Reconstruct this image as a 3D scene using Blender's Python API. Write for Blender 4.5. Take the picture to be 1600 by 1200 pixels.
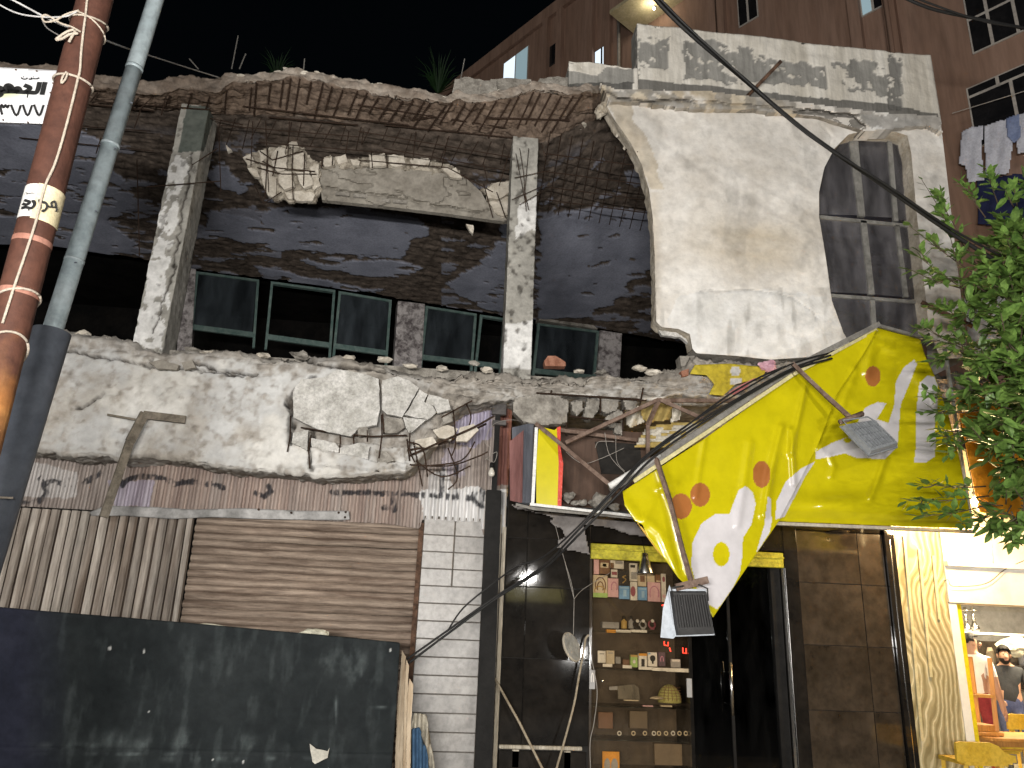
import bpy, bmesh, math, random
import numpy as np
from mathutils import Vector, Matrix
from mathutils.geometry import tessellate_polygon
for o in list(bpy.data.objects): bpy.data.objects.remove(o)
SC = bpy.context.scene; COL = SC.collection
R = math.radians
random.seed(11)
# ------------------------------------------------------------------ camera
FPX = 1200.0
CAMP = np.array([0.0, -8.2, 1.65])
YAW, PITCH, ROLL = R(5.5), R(18.0), R(2.3)
FW = np.array([math.sin(YAW)*math.cos(PITCH), math.cos(YAW)*math.cos(PITCH), math.sin(PITCH)])
r0 = np.cross(FW, [0, 0, 1]); r0 /= np.linalg.norm(r0); u0 = np.cross(r0, FW)
RT = math.cos(ROLL)*r0 + math.sin(ROLL)*u0
UP = -math.sin(ROLL)*r0 + math.cos(ROLL)*u0
cd = bpy.data.cameras.new('camera'); cam = bpy.data.objects.new('camera', cd); COL.objects.link(cam)
cd.sensor_width = 36; cd.lens = FPX/1600*36; cd.clip_start = .05; cd.clip_end = 400
cam.matrix_world = Matrix(((RT[0], UP[0], -FW[0], CAMP[0]), (RT[1], UP[1], -FW[1], CAMP[1]), (RT[2], UP[2], -FW[2], CAMP[2]), (0, 0, 0, 1)))
SC.camera = cam
# ------------------------------------------------------------------ night sky, the street's low broad light, exposure
SUN_EL, SUN_AZ = R(5.5), R(-28)          # light from the lit street in front, a little to the left
w = bpy.data.worlds.new('World'); SC.world = w; w.use_nodes = True
nt = w.node_tree; bg = nt.nodes['Background']
sk = nt.nodes.new('ShaderNodeTexSky'); sk.sky_type = 'NISHITA'; sk.sun_disc = False
sk.sun_elevation = SUN_EL; sk.sun_rotation = R(180)-SUN_AZ
nt.links.new(sk.outputs[0], bg.inputs[0]); bg.inputs[1].default_value = 0.0012
sd = bpy.data.lights.new('sun', 'SUN'); so = bpy.data.objects.new('sun', sd); COL.objects.link(so)
sd.energy = 0.4; sd.angle = R(12); sd.color = (1, .97, .93)
_dir = Vector((math.sin(SUN_AZ)*math.cos(SUN_EL), -math.cos(SUN_AZ)*math.cos(SUN_EL), math.sin(SUN_EL)))
so.rotation_euler = _dir.to_track_quat('Z', 'Y').to_euler(); so.location = (4, -20, 8)
vs = SC.view_settings; vs.view_transform = 'Standard'; vs.look = 'None'; vs.exposure = 0.0; vs.gamma = 1; vs.use_curve_mapping = False
SC.render.engine = 'CYCLES'; SC.cycles.max_bounces = 8; SC.cycles.transparent_max_bounces = 16
SC.render.resolution_x = 1024; SC.render.resolution_y = 768
# ------------------------------------------------------------------ measuring: a photo pixel and a depth give a point in the street
def ray(px, py):
    px = np.asarray(px, float); py = np.asarray(py, float)
    return FW + RT*((px-800)/FPX)[..., None] + UP*((600-py)/FPX)[..., None]
def at(px, py, Y):
    d = ray(px, py); t = (np.asarray(Y, float)-CAMP[1])/d[..., 1]
    return CAMP + d*t[..., None]
def atz(px, py, z):
    d = ray(px, py); t = (np.asarray(z, float)-CAMP[2])/d[..., 2]
    return CAMP + d*t[..., None]
def atp(px, py, P0, n):
    d = ray(px, py); t = ((np.asarray(P0)-CAMP) @ n)/(d @ n)
    return CAMP + d*t[..., None]
def proj(P):
    d = np.asarray(P, float)-CAMP; z = d @ FW
    return 800+FPX*(d @ RT)/z, 600-FPX*(d @ UP)/z
# ------------------------------------------------------------------ noise and masks
_T = np.random.RandomState(5).rand(64*64*64).astype(np.float32)
def vnoise(p):
    p = p.astype(np.float32); f = np.floor(p); i = f.astype(np.int32); t = p-f; t = t*t*(3-2*t)
    ax = ((i[..., 0] & 63) << 12, ((i[..., 0]+1) & 63) << 12); ay = ((i[..., 1] & 63) << 6, ((i[..., 1]+1) & 63) << 6); az = (i[..., 2] & 63, (i[..., 2]+1) & 63)
    tx, ty, tz = t[..., 0], t[..., 1], t[..., 2]; c = []
    for a in (0, 1):
        q = []
        for b in (0, 1):
            k = ax[a]+ay[b]; lo = _T[k+az[0]]; q.append(lo+(_T[k+az[1]]-lo)*tz)
        c.append(q[0]+(q[1]-q[0])*ty)
    return c[0]+(c[1]-c[0])*tx
def fbm(p, s, o=4, off=0.0):
    p = np.asarray(p, float); sc = np.asarray(s, float); r = 0; a = .5
    for k in range(o):
        r = r+a*vnoise(p*sc*2**k+off+k*7.3); a *= .5
    return r/(1-.5**o)
def inpoly(px, py, poly):
    c = np.zeros(px.shape, bool); n = len(poly); j = n-1
    for i in range(n):
        xi, yi = poly[i]; xj, yj = poly[j]
        if yi != yj:
            c ^= ((yi > py) != (yj > py)) & (px < (xj-xi)*(py-yi)/(yj-yi)+xi)
        j = i
    return c
def nearest(px, py, line, closed=False):
    best = np.full(px.shape, 1e9); bx = px.copy(); by = py.copy()
    n = len(line)
    for i in range(n if closed else n-1):
        x0, y0 = line[i]; x1, y1 = line[(i+1) % n]; dx, dy = x1-x0, y1-y0; L = dx*dx+dy*dy+1e-9
        t = np.clip(((px-x0)*dx+(py-y0)*dy)/L, 0, 1); qx = x0+t*dx; qy = y0+t*dy
        d = np.hypot(px-qx, py-qy); m = d < best
        best = np.where(m, d, best); bx = np.where(m, qx, bx); by = np.where(m, qy, by)
    return best, bx, by
def dline(px, py, line): return nearest(px, py, line)[0]
def rag(px, py, poly, P, amp=6, s=9, off=0.):
    """polygon mask with a ragged edge"""
    jx = (fbm(P, s, 4, off)-.5)*2*amp; jy = (fbm(P, s, 4, off+31)-.5)*2*amp
    return inpoly(px+jx, py+jy, poly).astype(float)
# ------------------------------------------------------------------ materials
MATS = {}
def M(name, c1, c2=None, scale=3., layers=(), rough=.85, bump=(40, .3), streak=False, metal=0, spec=.3, rand=0., emit=None, lo=.35, hi=.65, coat=0, rvar=.0, grime=.25):
    if name in MATS: return MATS[name]
    m = bpy.data.materials.new(name); m.use_nodes = True; t = m.node_tree; N = t.nodes; L = t.links
    b = N['Principled BSDF']; c2 = c2 or c1
    tc = N.new('ShaderNodeTexCoord'); vec = tc.outputs['Object']
    oi = N.new('ShaderNodeObjectInfo')
    ad = N.new('ShaderNodeVectorMath'); ad.operation = 'ADD'; L.new(vec, ad.inputs[0])
    mu = N.new('ShaderNodeMath'); mu.operation = 'MULTIPLY'; mu.inputs[1].default_value = 37.; L.new(oi.outputs['Random'], mu.inputs[0]); L.new(mu.outputs[0], ad.inputs[1]); vec = ad.outputs[0]
    if streak:
        mp = N.new('ShaderNodeMapping'); mp.inputs['Scale'].default_value = (.12, 1.6, 1.6) if streak == 'x' else (1.6, 1.6, .16); L.new(vec, mp.inputs[0]); svec = mp.outputs[0]
    else: svec = vec
    def noise(v, s, det=5, dist=0.):
        n = N.new('ShaderNodeTexNoise'); n.inputs['Scale'].default_value = s; n.inputs['Detail'].default_value = det; n.inputs['Roughness'].default_value = .62; n.inputs['Distortion'].default_value = dist
        L.new(v, n.inputs[0]); return n.outputs[0]
    def ramp(f, a, bb, l=lo, h=hi):
        r = N.new('ShaderNodeValToRGB'); e = r.color_ramp.elements
        e[0].position = l; e[1].position = h; e[0].color = (*a, 1); e[1].color = (*bb, 1); L.new(f, r.inputs[0]); return r.outputs[0]
    def mix(fac, a, bb, mode='MIX'):
        x = N.new('ShaderNodeMix'); x.data_type = 'RGBA'; x.blend_type = mode
        if hasattr(fac, 'links') or hasattr(fac, 'is_linked'): L.new(fac, x.inputs[0])
        else: x.inputs[0].default_value = fac
        L.new(a, x.inputs[6]) if not isinstance(a, tuple) else setattr(x.inputs[6], 'default_value', (*a, 1))
        L.new(bb, x.inputs[7]) if not isinstance(bb, tuple) else setattr(x.inputs[7], 'default_value', (*bb, 1))
        return x.outputs[2]
    col = ramp(noise(svec, scale, 6, .3), c1, c2)
    for (attr, a, bb, s) in layers:
        an = N.new('ShaderNodeAttribute'); an.attribute_name = attr
        col = mix(an.outputs['Fac'], col, ramp(noise(svec, s, 6, .3), a, bb))
    if grime:
        g = ramp(noise(svec, scale*5.3, 6), (1-grime,)*3, (1, 1, 1), .32, .6); col = mix(1.0, col, g, 'MULTIPLY')
    if rand:
        hsv = N.new('ShaderNodeHueSaturation'); L.new(col, hsv.inputs['Color'])
        mr = N.new('ShaderNodeMapRange'); mr.inputs['To Min'].default_value = 1-rand; mr.inputs['To Max'].default_value = 1+rand
        L.new(oi.outputs['Random'], mr.inputs[0]); L.new(mr.outputs[0], hsv.inputs['Value']); col = hsv.outputs[0]
    L.new(col, b.inputs['Base Color'])
    b.inputs['Roughness'].default_value = rough; b.inputs['Metallic'].default_value = metal; b.inputs['Specular IOR Level'].default_value = spec
    if coat: b.inputs['Coat Weight'].default_value = coat; b.inputs['Coat Roughness'].default_value = .06
    if rvar:
        mr = N.new('ShaderNodeMapRange'); mr.inputs['To Min'].default_value = max(0, rough-rvar); mr.inputs['To Max'].default_value = min(1, rough+rvar)
        L.new(noise(vec, scale*2.1, 6), mr.inputs[0]); L.new(mr.outputs[0], b.inputs['Roughness'])
    if bump and bump[1]:
        bn = N.new('ShaderNodeBump'); bn.inputs['Strength'].default_value = bump[1]; bn.inputs['Distance'].default_value = .02
        L.new(noise(vec, bump[0], 7), bn.inputs['Height']); L.new(bn.outputs[0], b.inputs['Normal'])
    if emit:
        b.inputs['Emission Color'].default_value = (*emit[0], 1); b.inputs['Emission Strength'].default_value = emit[1]
    MATS[name] = m; return m
def glass(name, tint, transp, rough=.05, dirt=None):
    """pane: see-through with a fresnel reflection and dust of its own"""
    if name in MATS: return MATS[name]
    m = bpy.data.materials.new(name); m.use_nodes = True; t = m.node_tree; N = t.nodes; L = t.links
    N.remove(N['Principled BSDF']); out = N['Material Output']
    tr = N.new('ShaderNodeBsdfTransparent'); tr.inputs[0].default_value = (*tint, 1)
    gl = N.new('ShaderNodeBsdfGlossy'); gl.inputs['Roughness'].default_value = rough
    fr = N.new('ShaderNodeFresnel'); fr.inputs[0].default_value = 1.5
    mx = N.new('ShaderNodeMixShader'); L.new(fr.outputs[0], mx.inputs[0]); L.new(tr.outputs[0], mx.inputs[1]); L.new(gl.outputs[0], mx.inputs[2])
    df = N.new('ShaderNodeBsdfDiffuse'); dc = dirt or (.1, .1, .1)
    tc = N.new('ShaderNodeTexCoord'); mp = N.new('ShaderNodeMapping'); mp.inputs['Scale'].default_value = (3, 3, .8); L.new(tc.outputs['Object'], mp.inputs[0])
    n = N.new('ShaderNodeTexNoise'); n.inputs['Scale'].default_value = 2.2; n.inputs['Detail'].default_value = 6; n.inputs['Distortion'].default_value = .8; L.new(mp.outputs[0], n.inputs[0])
    r = N.new('ShaderNodeMapRange'); r.inputs[1].default_value = .35; r.inputs[2].default_value = .7; r.inputs[3].default_value = max(0, 1-transp-.15); r.inputs[4].default_value = min(1, 1-transp+.15); L.new(n.outputs[0], r.inputs[0])
    cr = N.new('ShaderNodeValToRGB'); e = cr.color_ramp.elements; e[0].color = (*[c*.4 for c in dc], 1); e[1].color = (*dc, 1); e[0].position = .36; e[1].position = .64
    n2 = N.new('ShaderNodeTexNoise'); n2.inputs['Scale'].default_value = 1.6; n2.inputs['Detail'].default_value = 6; L.new(mp.outputs[0], n2.inputs[0]); L.new(n2.outputs[0], cr.inputs[0]); L.new(cr.outputs[0], df.inputs[0])
    m2 = N.new('ShaderNodeMixShader'); L.new(r.outputs[0], m2.inputs[0]); L.new(mx.outputs[0], m2.inputs[1]); L.new(df.outputs[0], m2.inputs[2]); L.new(m2.outputs[0], out.inputs[0])
    MATS[name] = m; return m
# ------------------------------------------------------------------ objects
def thing(name, label, cat, loc=(0, 0, 0), group=None):
    o = bpy.data.objects.new(name, None); COL.objects.link(o); o.location = loc; o.empty_display_size = .2
    o['label'] = label; o['category'] = cat
    if group: o['group'] = group
    return o
def tag(o, label, cat, group=None):
    o['label'] = label; o['category'] = cat
    if group: o['group'] = group
    return o
def setting(o): o['kind'] = 'structure'; return o
def adopt(o, parent):
    if parent is not None:
        o.parent = parent
        o.matrix_parent_inverse = Matrix.Translation(-parent.location)
def ob(name, me, mat, parent=None, smooth=False):
    o = bpy.data.objects.new(name, me); COL.objects.link(o)
    if mat is not None and not me.materials: me.materials.append(mat)
    if smooth: me.shade_smooth()
    adopt(o, parent); return o
def mesh(name, v, f):
    me = bpy.data.meshes.new(name); me.from_pydata([tuple(map(float, p)) for p in v], [], f); me.update(); return me
class MB:
    def __init__(s): s.v = []; s.f = []
    def add(s, v, f):
        n = len(s.v); s.v += [tuple(map(float, p)) for p in v]; s.f += [tuple(n+i for i in q) for q in f]; return s
    def box(s, lo, hi, bev=0.0):
        (a, b, c), (d, e, g) = lo, hi
        if bev <= 0:
            return s.add([(a, b, c), (d, b, c), (d, e, c), (a, e, c), (a, b, g), (d, b, g), (d, e, g), (a, e, g)],
                         [(0, 3, 2, 1), (4, 5, 6, 7), (0, 1, 5, 4), (1, 2, 6, 5), (2, 3, 7, 6), (3, 0, 4, 7)])
        bm = bmesh.new(); bmesh.ops.create_cube(bm, size=1)
        for q in bm.verts: q.co = Vector(((a+d)/2+q.co.x*(d-a), (b+e)/2+q.co.y*(e-b), (c+g)/2+q.co.z*(g-c)))
        bmesh.ops.bevel(bm, geom=bm.edges[:], offset=bev, segments=1, affect='EDGES')
        bm.verts.index_update(); s.add([q.co for q in bm.verts], [[q.index for q in f.verts] for f in bm.faces]); bm.free(); return s
    def tube(s, pts, r, n=8, cap=True):
        pts = [Vector(p) for p in pts]; rs = r if hasattr(r, '__len__') else [r]*len(pts); rings = []
        prev = None
        for i, p in enumerate(pts):
            d = (pts[min(i+1, len(pts)-1)]-pts[max(i-1, 0)]).normalized()
            if prev is None: u = d.orthogonal().normalized()
            else: u = (prev-d*prev.dot(d)).normalized()
            prev = u; q = d.cross(u)
            rings.append([p+(u*math.cos(2*math.pi*k/n)+q*math.sin(2*math.pi*k/n))*rs[i] for k in range(n)])
        v = [x for g in rings for x in g]; f = []
        for i in range(len(pts)-1):
            for k in range(n): f.append((i*n+k, i*n+(k+1) % n, (i+1)*n+(k+1) % n, (i+1)*n+k))
        if cap: f.append(tuple(range(n))[::-1]); f.append(tuple((len(pts)-1)*n+k for k in range(n)))
        return s.add(v, f)
    def beam(s, p, q, wd, ht, up=(0, 0, 1)):
        p = Vector(p); q = Vector(q); d = (q-p).normalized(); u = Vector(up); a = d.cross(u).normalized(); b = a.cross(d).normalized()
        v = []
        for e in (p, q):
            for sx, sz in ((-1, -1), (1, -1), (1, 1), (-1, 1)): v.append(e+a*sx*wd/2+b*sz*ht/2)
        return s.add(v, [(0, 1, 2, 3), (7, 6, 5, 4), (0, 4, 5, 1), (1, 5, 6, 2), (2, 6, 7, 3), (3, 7, 4, 0)])
    def lathe(s, c, prof, n=16, axis=(0, 0, 1)):
        c = Vector(c); ax = Vector(axis).normalized(); u = ax.orthogonal().normalized(); q = ax.cross(u); v = []; f = []
        for (r, h) in prof:
            for k in range(n): v.append(c+ax*h+(u*math.cos(2*math.pi*k/n)+q*math.sin(2*math.pi*k/n))*r)
        for i in range(len(prof)-1):
            for k in range(n): f.append((i*n+k, i*n+(k+1) % n, (i+1)*n+(k+1) % n, (i+1)*n+k))
        f.append(tuple(range(n))[::-1]); f.append(tuple((len(prof)-1)*n+k for k in range(n)))
        return s.add(v, f)
    def prism(s, P, ext):
        """closed outline P (3-D points) pushed along ext"""
        P = [Vector(p) for p in P]; n = len(P); e = Vector(ext); tri = tessellate_polygon([P])
        v = P+[p+e for p in P]; f = []
        nr = Vector((0, 0, 0))
        for t in tri: nr += (P[t[1]]-P[t[0]]).cross(P[t[2]]-P[t[0]])
        flip = nr.dot(e) > 0
        for t in tri: f.append(tuple(t[::-1] if flip else t)); f.append(tuple(n+i for i in (t if flip else t[::-1])))
        for i in range(n): f.append((i, (i+1) % n, n+(i+1) % n, n+i))
        s.add(v, f); return s
    def build(s, name, mat, parent=None, smooth=False):
        me = mesh(name, s.v, s.f); bm = bmesh.new(); bm.from_mesh(me); bmesh.ops.recalc_face_normals(bm, faces=bm.faces[:]); bm.to_mesh(me); bm.free()
        return ob(name, me, mat, parent, smooth)
def box(name, lo, hi, mat, parent=None, bev=0.0): return MB().box(lo, hi, bev).build(name, mat, parent)
def tube(name, pts, r, mat, parent=None, n=8): return MB().tube(pts, r, n).build(name, mat, parent, True)
def beam(name, p, q, wd, ht, mat, parent=None): return MB().beam(p, q, wd, ht).build(name, mat, parent)
_unit = mesh('bar', *(lambda m: (m.v, m.f))(MB().tube([(0, 0, 0), (0, 0, 1)], 1, 6)))
def bar(name, p, q, r, mat, parent=None):
    """straight rod: copies share one mesh"""
    p = Vector(p); q = Vector(q); d = q-p
    key = name+'_'+mat.name
    me = bpy.data.meshes.get(key)
    if me is None: me = _unit.copy(); me.name = key; me.materials.append(mat)
    o = bpy.data.objects.new(name, me); COL.objects.link(o)
    o.rotation_euler = d.to_track_quat('Z', 'Y').to_euler(); o.location = p; o.scale = (r, r, d.length)
    adopt(o, parent); return o
def poly_px(name, poly, Y, th, mat, parent=None, jag=0., seed=0, bev=0):
    """flat piece outlined at depth Y, th thick (away from the street); jag roughens its outline"""
    rn = random.Random(seed+int(poly[0][0]*7)); pts = []
    n = len(poly)
    for i in range(n):
        x0, y0 = poly[i]; x1, y1 = poly[(i+1) % n]; k = max(1, int(math.hypot(x1-x0, y1-y0)/7)) if jag else 1
        for j in range(k):
            t = j/k; g = jag if j else jag*.4
            pts.append((x0+(x1-x0)*t+rn.uniform(-g, g), y0+(y1-y0)*t+rn.uniform(-g, g)))
    P = at([p[0] for p in pts], [p[1] for p in pts], Y)
    return MB().prism(P, (0, th, 0)).build(name, mat, parent)
def grid_mesh(name, P, mat, parent=None, masks=None, keep=None, smooth=True):
    """P (nv, nu, 3) -> quad sheet"""
    nv, nu = P.shape[:2]; idx = np.arange(nv*nu).reshape(nv, nu)
    q = np.stack([idx[:-1, :-1], idx[:-1, 1:], idx[1:, 1:], idx[1:, :-1]], -1).reshape(-1, 4)
    if keep is not None: q = q[keep.reshape(-1)]
    used = np.unique(q); remap = np.full(nv*nu, -1); remap[used] = np.arange(len(used)); q = remap[q]; V = P.reshape(-1, 3)[used]
    me = bpy.data.meshes.new(name); me.vertices.add(len(V)); me.vertices.foreach_set('co', V.astype(np.float32).ravel())
    me.loops.add(q.size); me.loops.foreach_set('vertex_index', q.astype(np.int32).ravel())
    me.polygons.add(len(q)); me.polygons.foreach_set('loop_start', np.arange(0, q.size, 4, dtype=np.int32))
    me.update(calc_edges=True); me.validate()
    for k, a in (masks or {}).items():
        at_ = me.attributes.new(k, 'FLOAT', 'POINT'); at_.data.foreach_set('value', np.clip(a, 0, 1).reshape(-1)[used].astype(np.float32))
    return ob(name, me, mat, parent, smooth)
def sheet_px(name, poly, Yf, step, mat, parent=None, masks=None, ragged=0., th=0., rs=9, smooth=True):
    """surface outlined in photo pixels whose depth is Yf(px, py): real relief, clipped to the outline"""
    poly = [tuple(p) for p in poly]; A = np.array(poly)
    xs = np.arange(A[:, 0].min()-step, A[:, 0].max()+step*1.5, step); ys = np.arange(A[:, 1].min()-step, A[:, 1].max()+step*1.5, step)
    px, py = np.meshgrid(xs, ys)
    cx = (px[:-1, :-1]+px[1:, 1:])/2; cy = (py[:-1, :-1]+py[1:, 1:])/2
    if ragged:
        Pc = at(cx, cy, -.6); keep = rag(cx, cy, poly, Pc, ragged, rs) > .5
    else:
        keep = inpoly(cx, cy, poly)
        cnt = np.zeros(px.shape, int)
        for (a, b) in ((0, 0), (0, 1), (1, 0), (1, 1)): cnt[a:a+keep.shape[0], b:b+keep.shape[1]] += keep
        d, bx, by = nearest(px, py, poly, True); m = (cnt > 0) & (cnt < 4)
        px = np.where(m, bx, px); py = np.where(m, by, py)
    Y = Yf(px, py) if callable(Yf) else np.full(px.shape, float(Yf))
    P = at(px, py, Y)
    mk = {k: fn(px, py, P) for k, fn in (masks or {}).items()}
    o = grid_mesh(name, P[::-1], mat, parent, {k: a[::-1] for k, a in mk.items()}, keep[::-1], smooth)
    if th > .03:
        bm = bmesh.new(); bm.from_mesh(o.data); q = bmesh.ops.extrude_face_region(bm, geom=bm.faces[:], use_keep_orig=True)
        bmesh.ops.translate(bm, verts=[g for g in q['geom'] if isinstance(g, bmesh.types.BMVert)], vec=(0, th, 0)); bm.to_mesh(o.data); bm.free(); o.data.set_sharp_from_angle(angle=R(38))
    elif th:
        sm = o.modifiers.new('thickness', 'SOLIDIFY'); sm.thickness = th; sm.offset = -1
    return o
def strip(name, line_px, Y0, Y1, mat, parent=None, n=1, rough=0.):
    """reveal: an outline at depth Y0 carried straight back to Y1"""
    L = []
    for (a, b) in zip(line_px[:-1], line_px[1:]):
        k = max(1, int(math.hypot(b[0]-a[0], b[1]-a[1])/4))
        L += [(a[0]+(b[0]-a[0])*j/k, a[1]+(b[1]-a[1])*j/k) for j in range(k)]
    L.append(line_px[-1]); A = np.array(L); P0 = at(A[:, 0], A[:, 1], Y0); rows = []
    for j in range(n+1):
        P = P0.copy(); P[:, 1] = Y0+(Y1-Y0)*j/n
        if rough and j: P[:, 0] += (fbm(P, 14, 4)-.5)*rough; P[:, 2] += (fbm(P, 14, 4, 9)-.5)*rough
        rows.append(P)
    return grid_mesh(name, np.array(rows), mat, parent)
def lump(name, c, s, mat, parent=None, seed=0, sub=2, rough=.5):
    bm = bmesh.new(); bmesh.ops.create_icosphere(bm, subdivisions=sub, radius=1)
    co = np.array([v.co for v in bm.verts]); n = fbm(co, 1.3, 3, seed*3.7)-.5; n2 = fbm(co, 3., 2, seed*1.7)-.5
    for v, a, b in zip(bm.verts, n, n2):
        k = 1+rough*(a*1.8+b*.7); v.co = Vector((c[0]+v.co.x*s[0]*k, c[1]+v.co.y*s[1]*k, c[2]+v.co.z*s[2]*k))
    me = bpy.data.meshes.new(name); bm.to_mesh(me); bm.free(); return ob(name, me, mat, parent)
def sag(p, q, drop, n=14):
    p = np.array(p, float); q = np.array(q, float); t = np.linspace(0, 1, n)[:, None]; r = p+(q-p)*t; r[:, 2] -= (4*drop*t*(1-t))[:, 0]; return r
def smooth_line(pts, n=6):
    P = [Vector(p) for p in pts]; out = []
    for i in range(len(P)-1):
        a, b, c, d = P[max(i-1, 0)], P[i], P[i+1], P[min(i+2, len(P)-1)]
        for k in range(n):
            t = k/n; out.append(.5*((2*b)+(c-a)*t+(2*a-5*b+4*c-d)*t*t+(3*b-a-3*c+d)*t**3))
    return out+[P[-1]]
def ribbon(mb, pts, wd, th=.0015, nrm=(0, -1, 0)):
    """brush stroke: a flat band of width wd along pts facing nrm"""
    pts = [Vector(p) for p in pts]; nr = Vector(nrm); v = []; f = []; n = len(pts)
    ws = wd if hasattr(wd, '__len__') else [wd]*n
    for i, p in enumerate(pts):
        d = (pts[min(i+1, n-1)]-pts[max(i-1, 0)]).normalized(); a = d.cross(nr).normalized()*ws[i]/2
        v += [p+a, p-a]
    for i in range(n-1): f.append((2*i, 2*i+1, 2*i+3, 2*i+2))
    mb.add(v, f); return mb
def px_pts(pp, Y): return [tuple(q) for q in at([p[0] for p in pp], [p[1] for p in pp], Y)]
# ================================================================== the setting
m_asph = M('asphalt', (.035, .034, .033), (.06, .058, .055), 6, rough=.9)
m_pave = M('paving', (.16, .15, .14), (.25, .235, .21), 5, rough=.9)
setting(ob('ground', mesh('ground', [(-150, -150, 0), (150, -150, 0), (150, 150, 0), (-150, 150, 0)], [(0, 1, 2, 3)]), m_asph))
setting(box('pavement', (-30, -3.2, .0), (30, 12, .13), m_pave, bev=.02))
# ================================================================== the ruined two-storey building
m_fascia = M('old_plaster', (.40, .393, .378), (.54, .537, .525), 2.3, layers=[('tan', (.29, .262, .225), (.44, .405, .355), 6), ('conc', (.13, .115, .098), (.31, .28, .245), 9), ('dark', (.012, .010, .008), (.05, .042, .035), 12), ('white', (.52, .50, .46), (.68, .66, .62), 3)], rough=.95, bump=(26, .55), spec=.1, grime=.13)
m_wall = M('wall_plaster', (.56, .52, .465), (.76, .73, .685), 1.6, layers=[('tan', (.43, .36, .265), (.58, .51, .40), 2.5), ('white', (.60, .585, .555), (.76, .745, .72), 2.5), ('grey', (.17, .16, .14), (.29, .27, .245), 6), ('dark', (.02, .017, .014), (.06, .05, .04), 12)], rough=.93, bump=(20, .35), spec=.12, grime=.2)
m_parapet = M('parapet_plaster', (.52, .48, .41), (.70, .665, .60), 2.2, layers=[('grey', (.21, .203, .185), (.31, .30, .275), 5), ('dark', (.09, .087, .08), (.14, .135, .125), 6)], rough=.95, bump=(24, .4), spec=.1, streak=True)
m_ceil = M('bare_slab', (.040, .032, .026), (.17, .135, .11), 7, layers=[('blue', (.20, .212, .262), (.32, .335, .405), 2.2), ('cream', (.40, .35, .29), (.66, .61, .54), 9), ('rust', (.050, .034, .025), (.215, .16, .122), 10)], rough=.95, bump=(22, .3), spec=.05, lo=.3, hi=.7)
m_col = M('column_plaster', (.24, .23, .205), (.36, .345, .31), 3, layers=[('white', (.50, .49, .47), (.70, .69, .67), 5), ('green', (.075, .085, .075), (.11, .12, .105), 3), ('dark', (.03, .027, .023), (.08, .07, .06), 9)], rough=.95, bump=(30, .5), spec=.1)
m_chunk = M('broken_plaster', (.40, .355, .29), (.62, .57, .49), 7, rough=.95, bump=(30, .6), spec=.1)
m_conc = M('broken_concrete', (.16, .145, .125), (.36, .335, .295), 8, rough=.97, bump=(34, .9), spec=.05)
m_greyslab = M('grey_render', (.21, .19, .16), (.31, .285, .245), 4, rough=.96, bump=(30, .5), spec=.05)
m_rust = M('rusty_steel', (.045, .027, .018), (.15, .085, .055), 14, rough=.85, bump=(60, .6), spec=.2)
m_rebar = M('rebar_steel', (.022, .014, .010), (.07, .042, .028), 18, rough=.9, bump=(90, .8), spec=.15)
m_brick = M('red_brick', (.22, .095, .06), (.36, .18, .12), 14, rough=.95, bump=(50, .6), spec=.1)
bld = thing('ruined_building', 'ruined two-storey building with broken concrete slabs, bare columns and an arched plaster wall', 'building', (0, 0, .13))

# ---- balcony slab: underside, front fascia and top in one broken surface
X = np.arange(-8.4, 6.15, .0135); pxm = proj(np.stack([X, X*0-.6, X*0+3.8], -1))[0]
bx = [-200, 50, 300, 480, 560, 640, 655, 690, 705, 730, 760, 800, 900, 1000, 1110, 1300, 1700]
by = [690, 704, 722, 742, 748, 742, 730, 676, 650, 634, 622, 620, 622, 626, 616, 622, 640]
yb = np.interp(pxm, bx, by); zb = at(pxm, yb, -.6)[:, 2]
tx = [-200, 50, 100, 210, 300, 420, 520, 640, 700, 800, 900, 1000, 1060, 1090, 1300, 1700]
ty = [500, 513, 521, 541, 548, 556, 562, 578, 582, 588, 586, 588, 592, 560, 566, 600]
yt = np.interp(pxm, tx, ty); zt = at(pxm, yt, -.6)[:, 2]
nz = fbm(np.stack([X, X*0, X*0], -1), 5, 5)-.5
zt = zt+nz*.16; zb = zb+(fbm(np.stack([X, X*0+3, X*0], -1), 4, 5)-.5)*.12
rows = []; kind = []
def seg(Ya, za, Yb, zb_, n, k, last=False):
    for j in range(n+(1 if last else 0)):
        t = j/n; rows.append(np.stack([X, Ya+(Yb-Ya)*t, za+(zb_-za)*t], -1)); kind.append(k)
one = np.ones_like(X)
seg(one*.12, zb+.05, one*-.57, zb, 26, 0); seg(one*-.57, zb, one*-.6, zb+.03, 3, 0); seg(one*-.6, zb+.03, one*-.6, zt-.04, 86, 1)
seg(one*-.6, zt-.04, one*-.53, zt+.01, 5, 2); seg(one*-.53, zt+.01, one*.7, zt*0+4.40, 30, 2, True)
P = np.array(rows); K = np.array(kind)[:, None]*np.ones(X.shape)[None]
px, py = proj(P)
hole = rag(px, py, [(446, 628), (462, 606), (486, 596), (530, 584), (600, 588), (650, 596), (712, 622), (704, 652), (668, 676), (640, 700), (636, 728), (560, 716), (480, 700), (452, 690), (456, 650)], P, 5, 10)
strip_lo = rag(px, py, [(486, 690), (560, 690), (630, 700), (640, 730), (566, 736), (488, 728)], P, 5, 10, 4.)
crack = np.zeros(px.shape)
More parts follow.
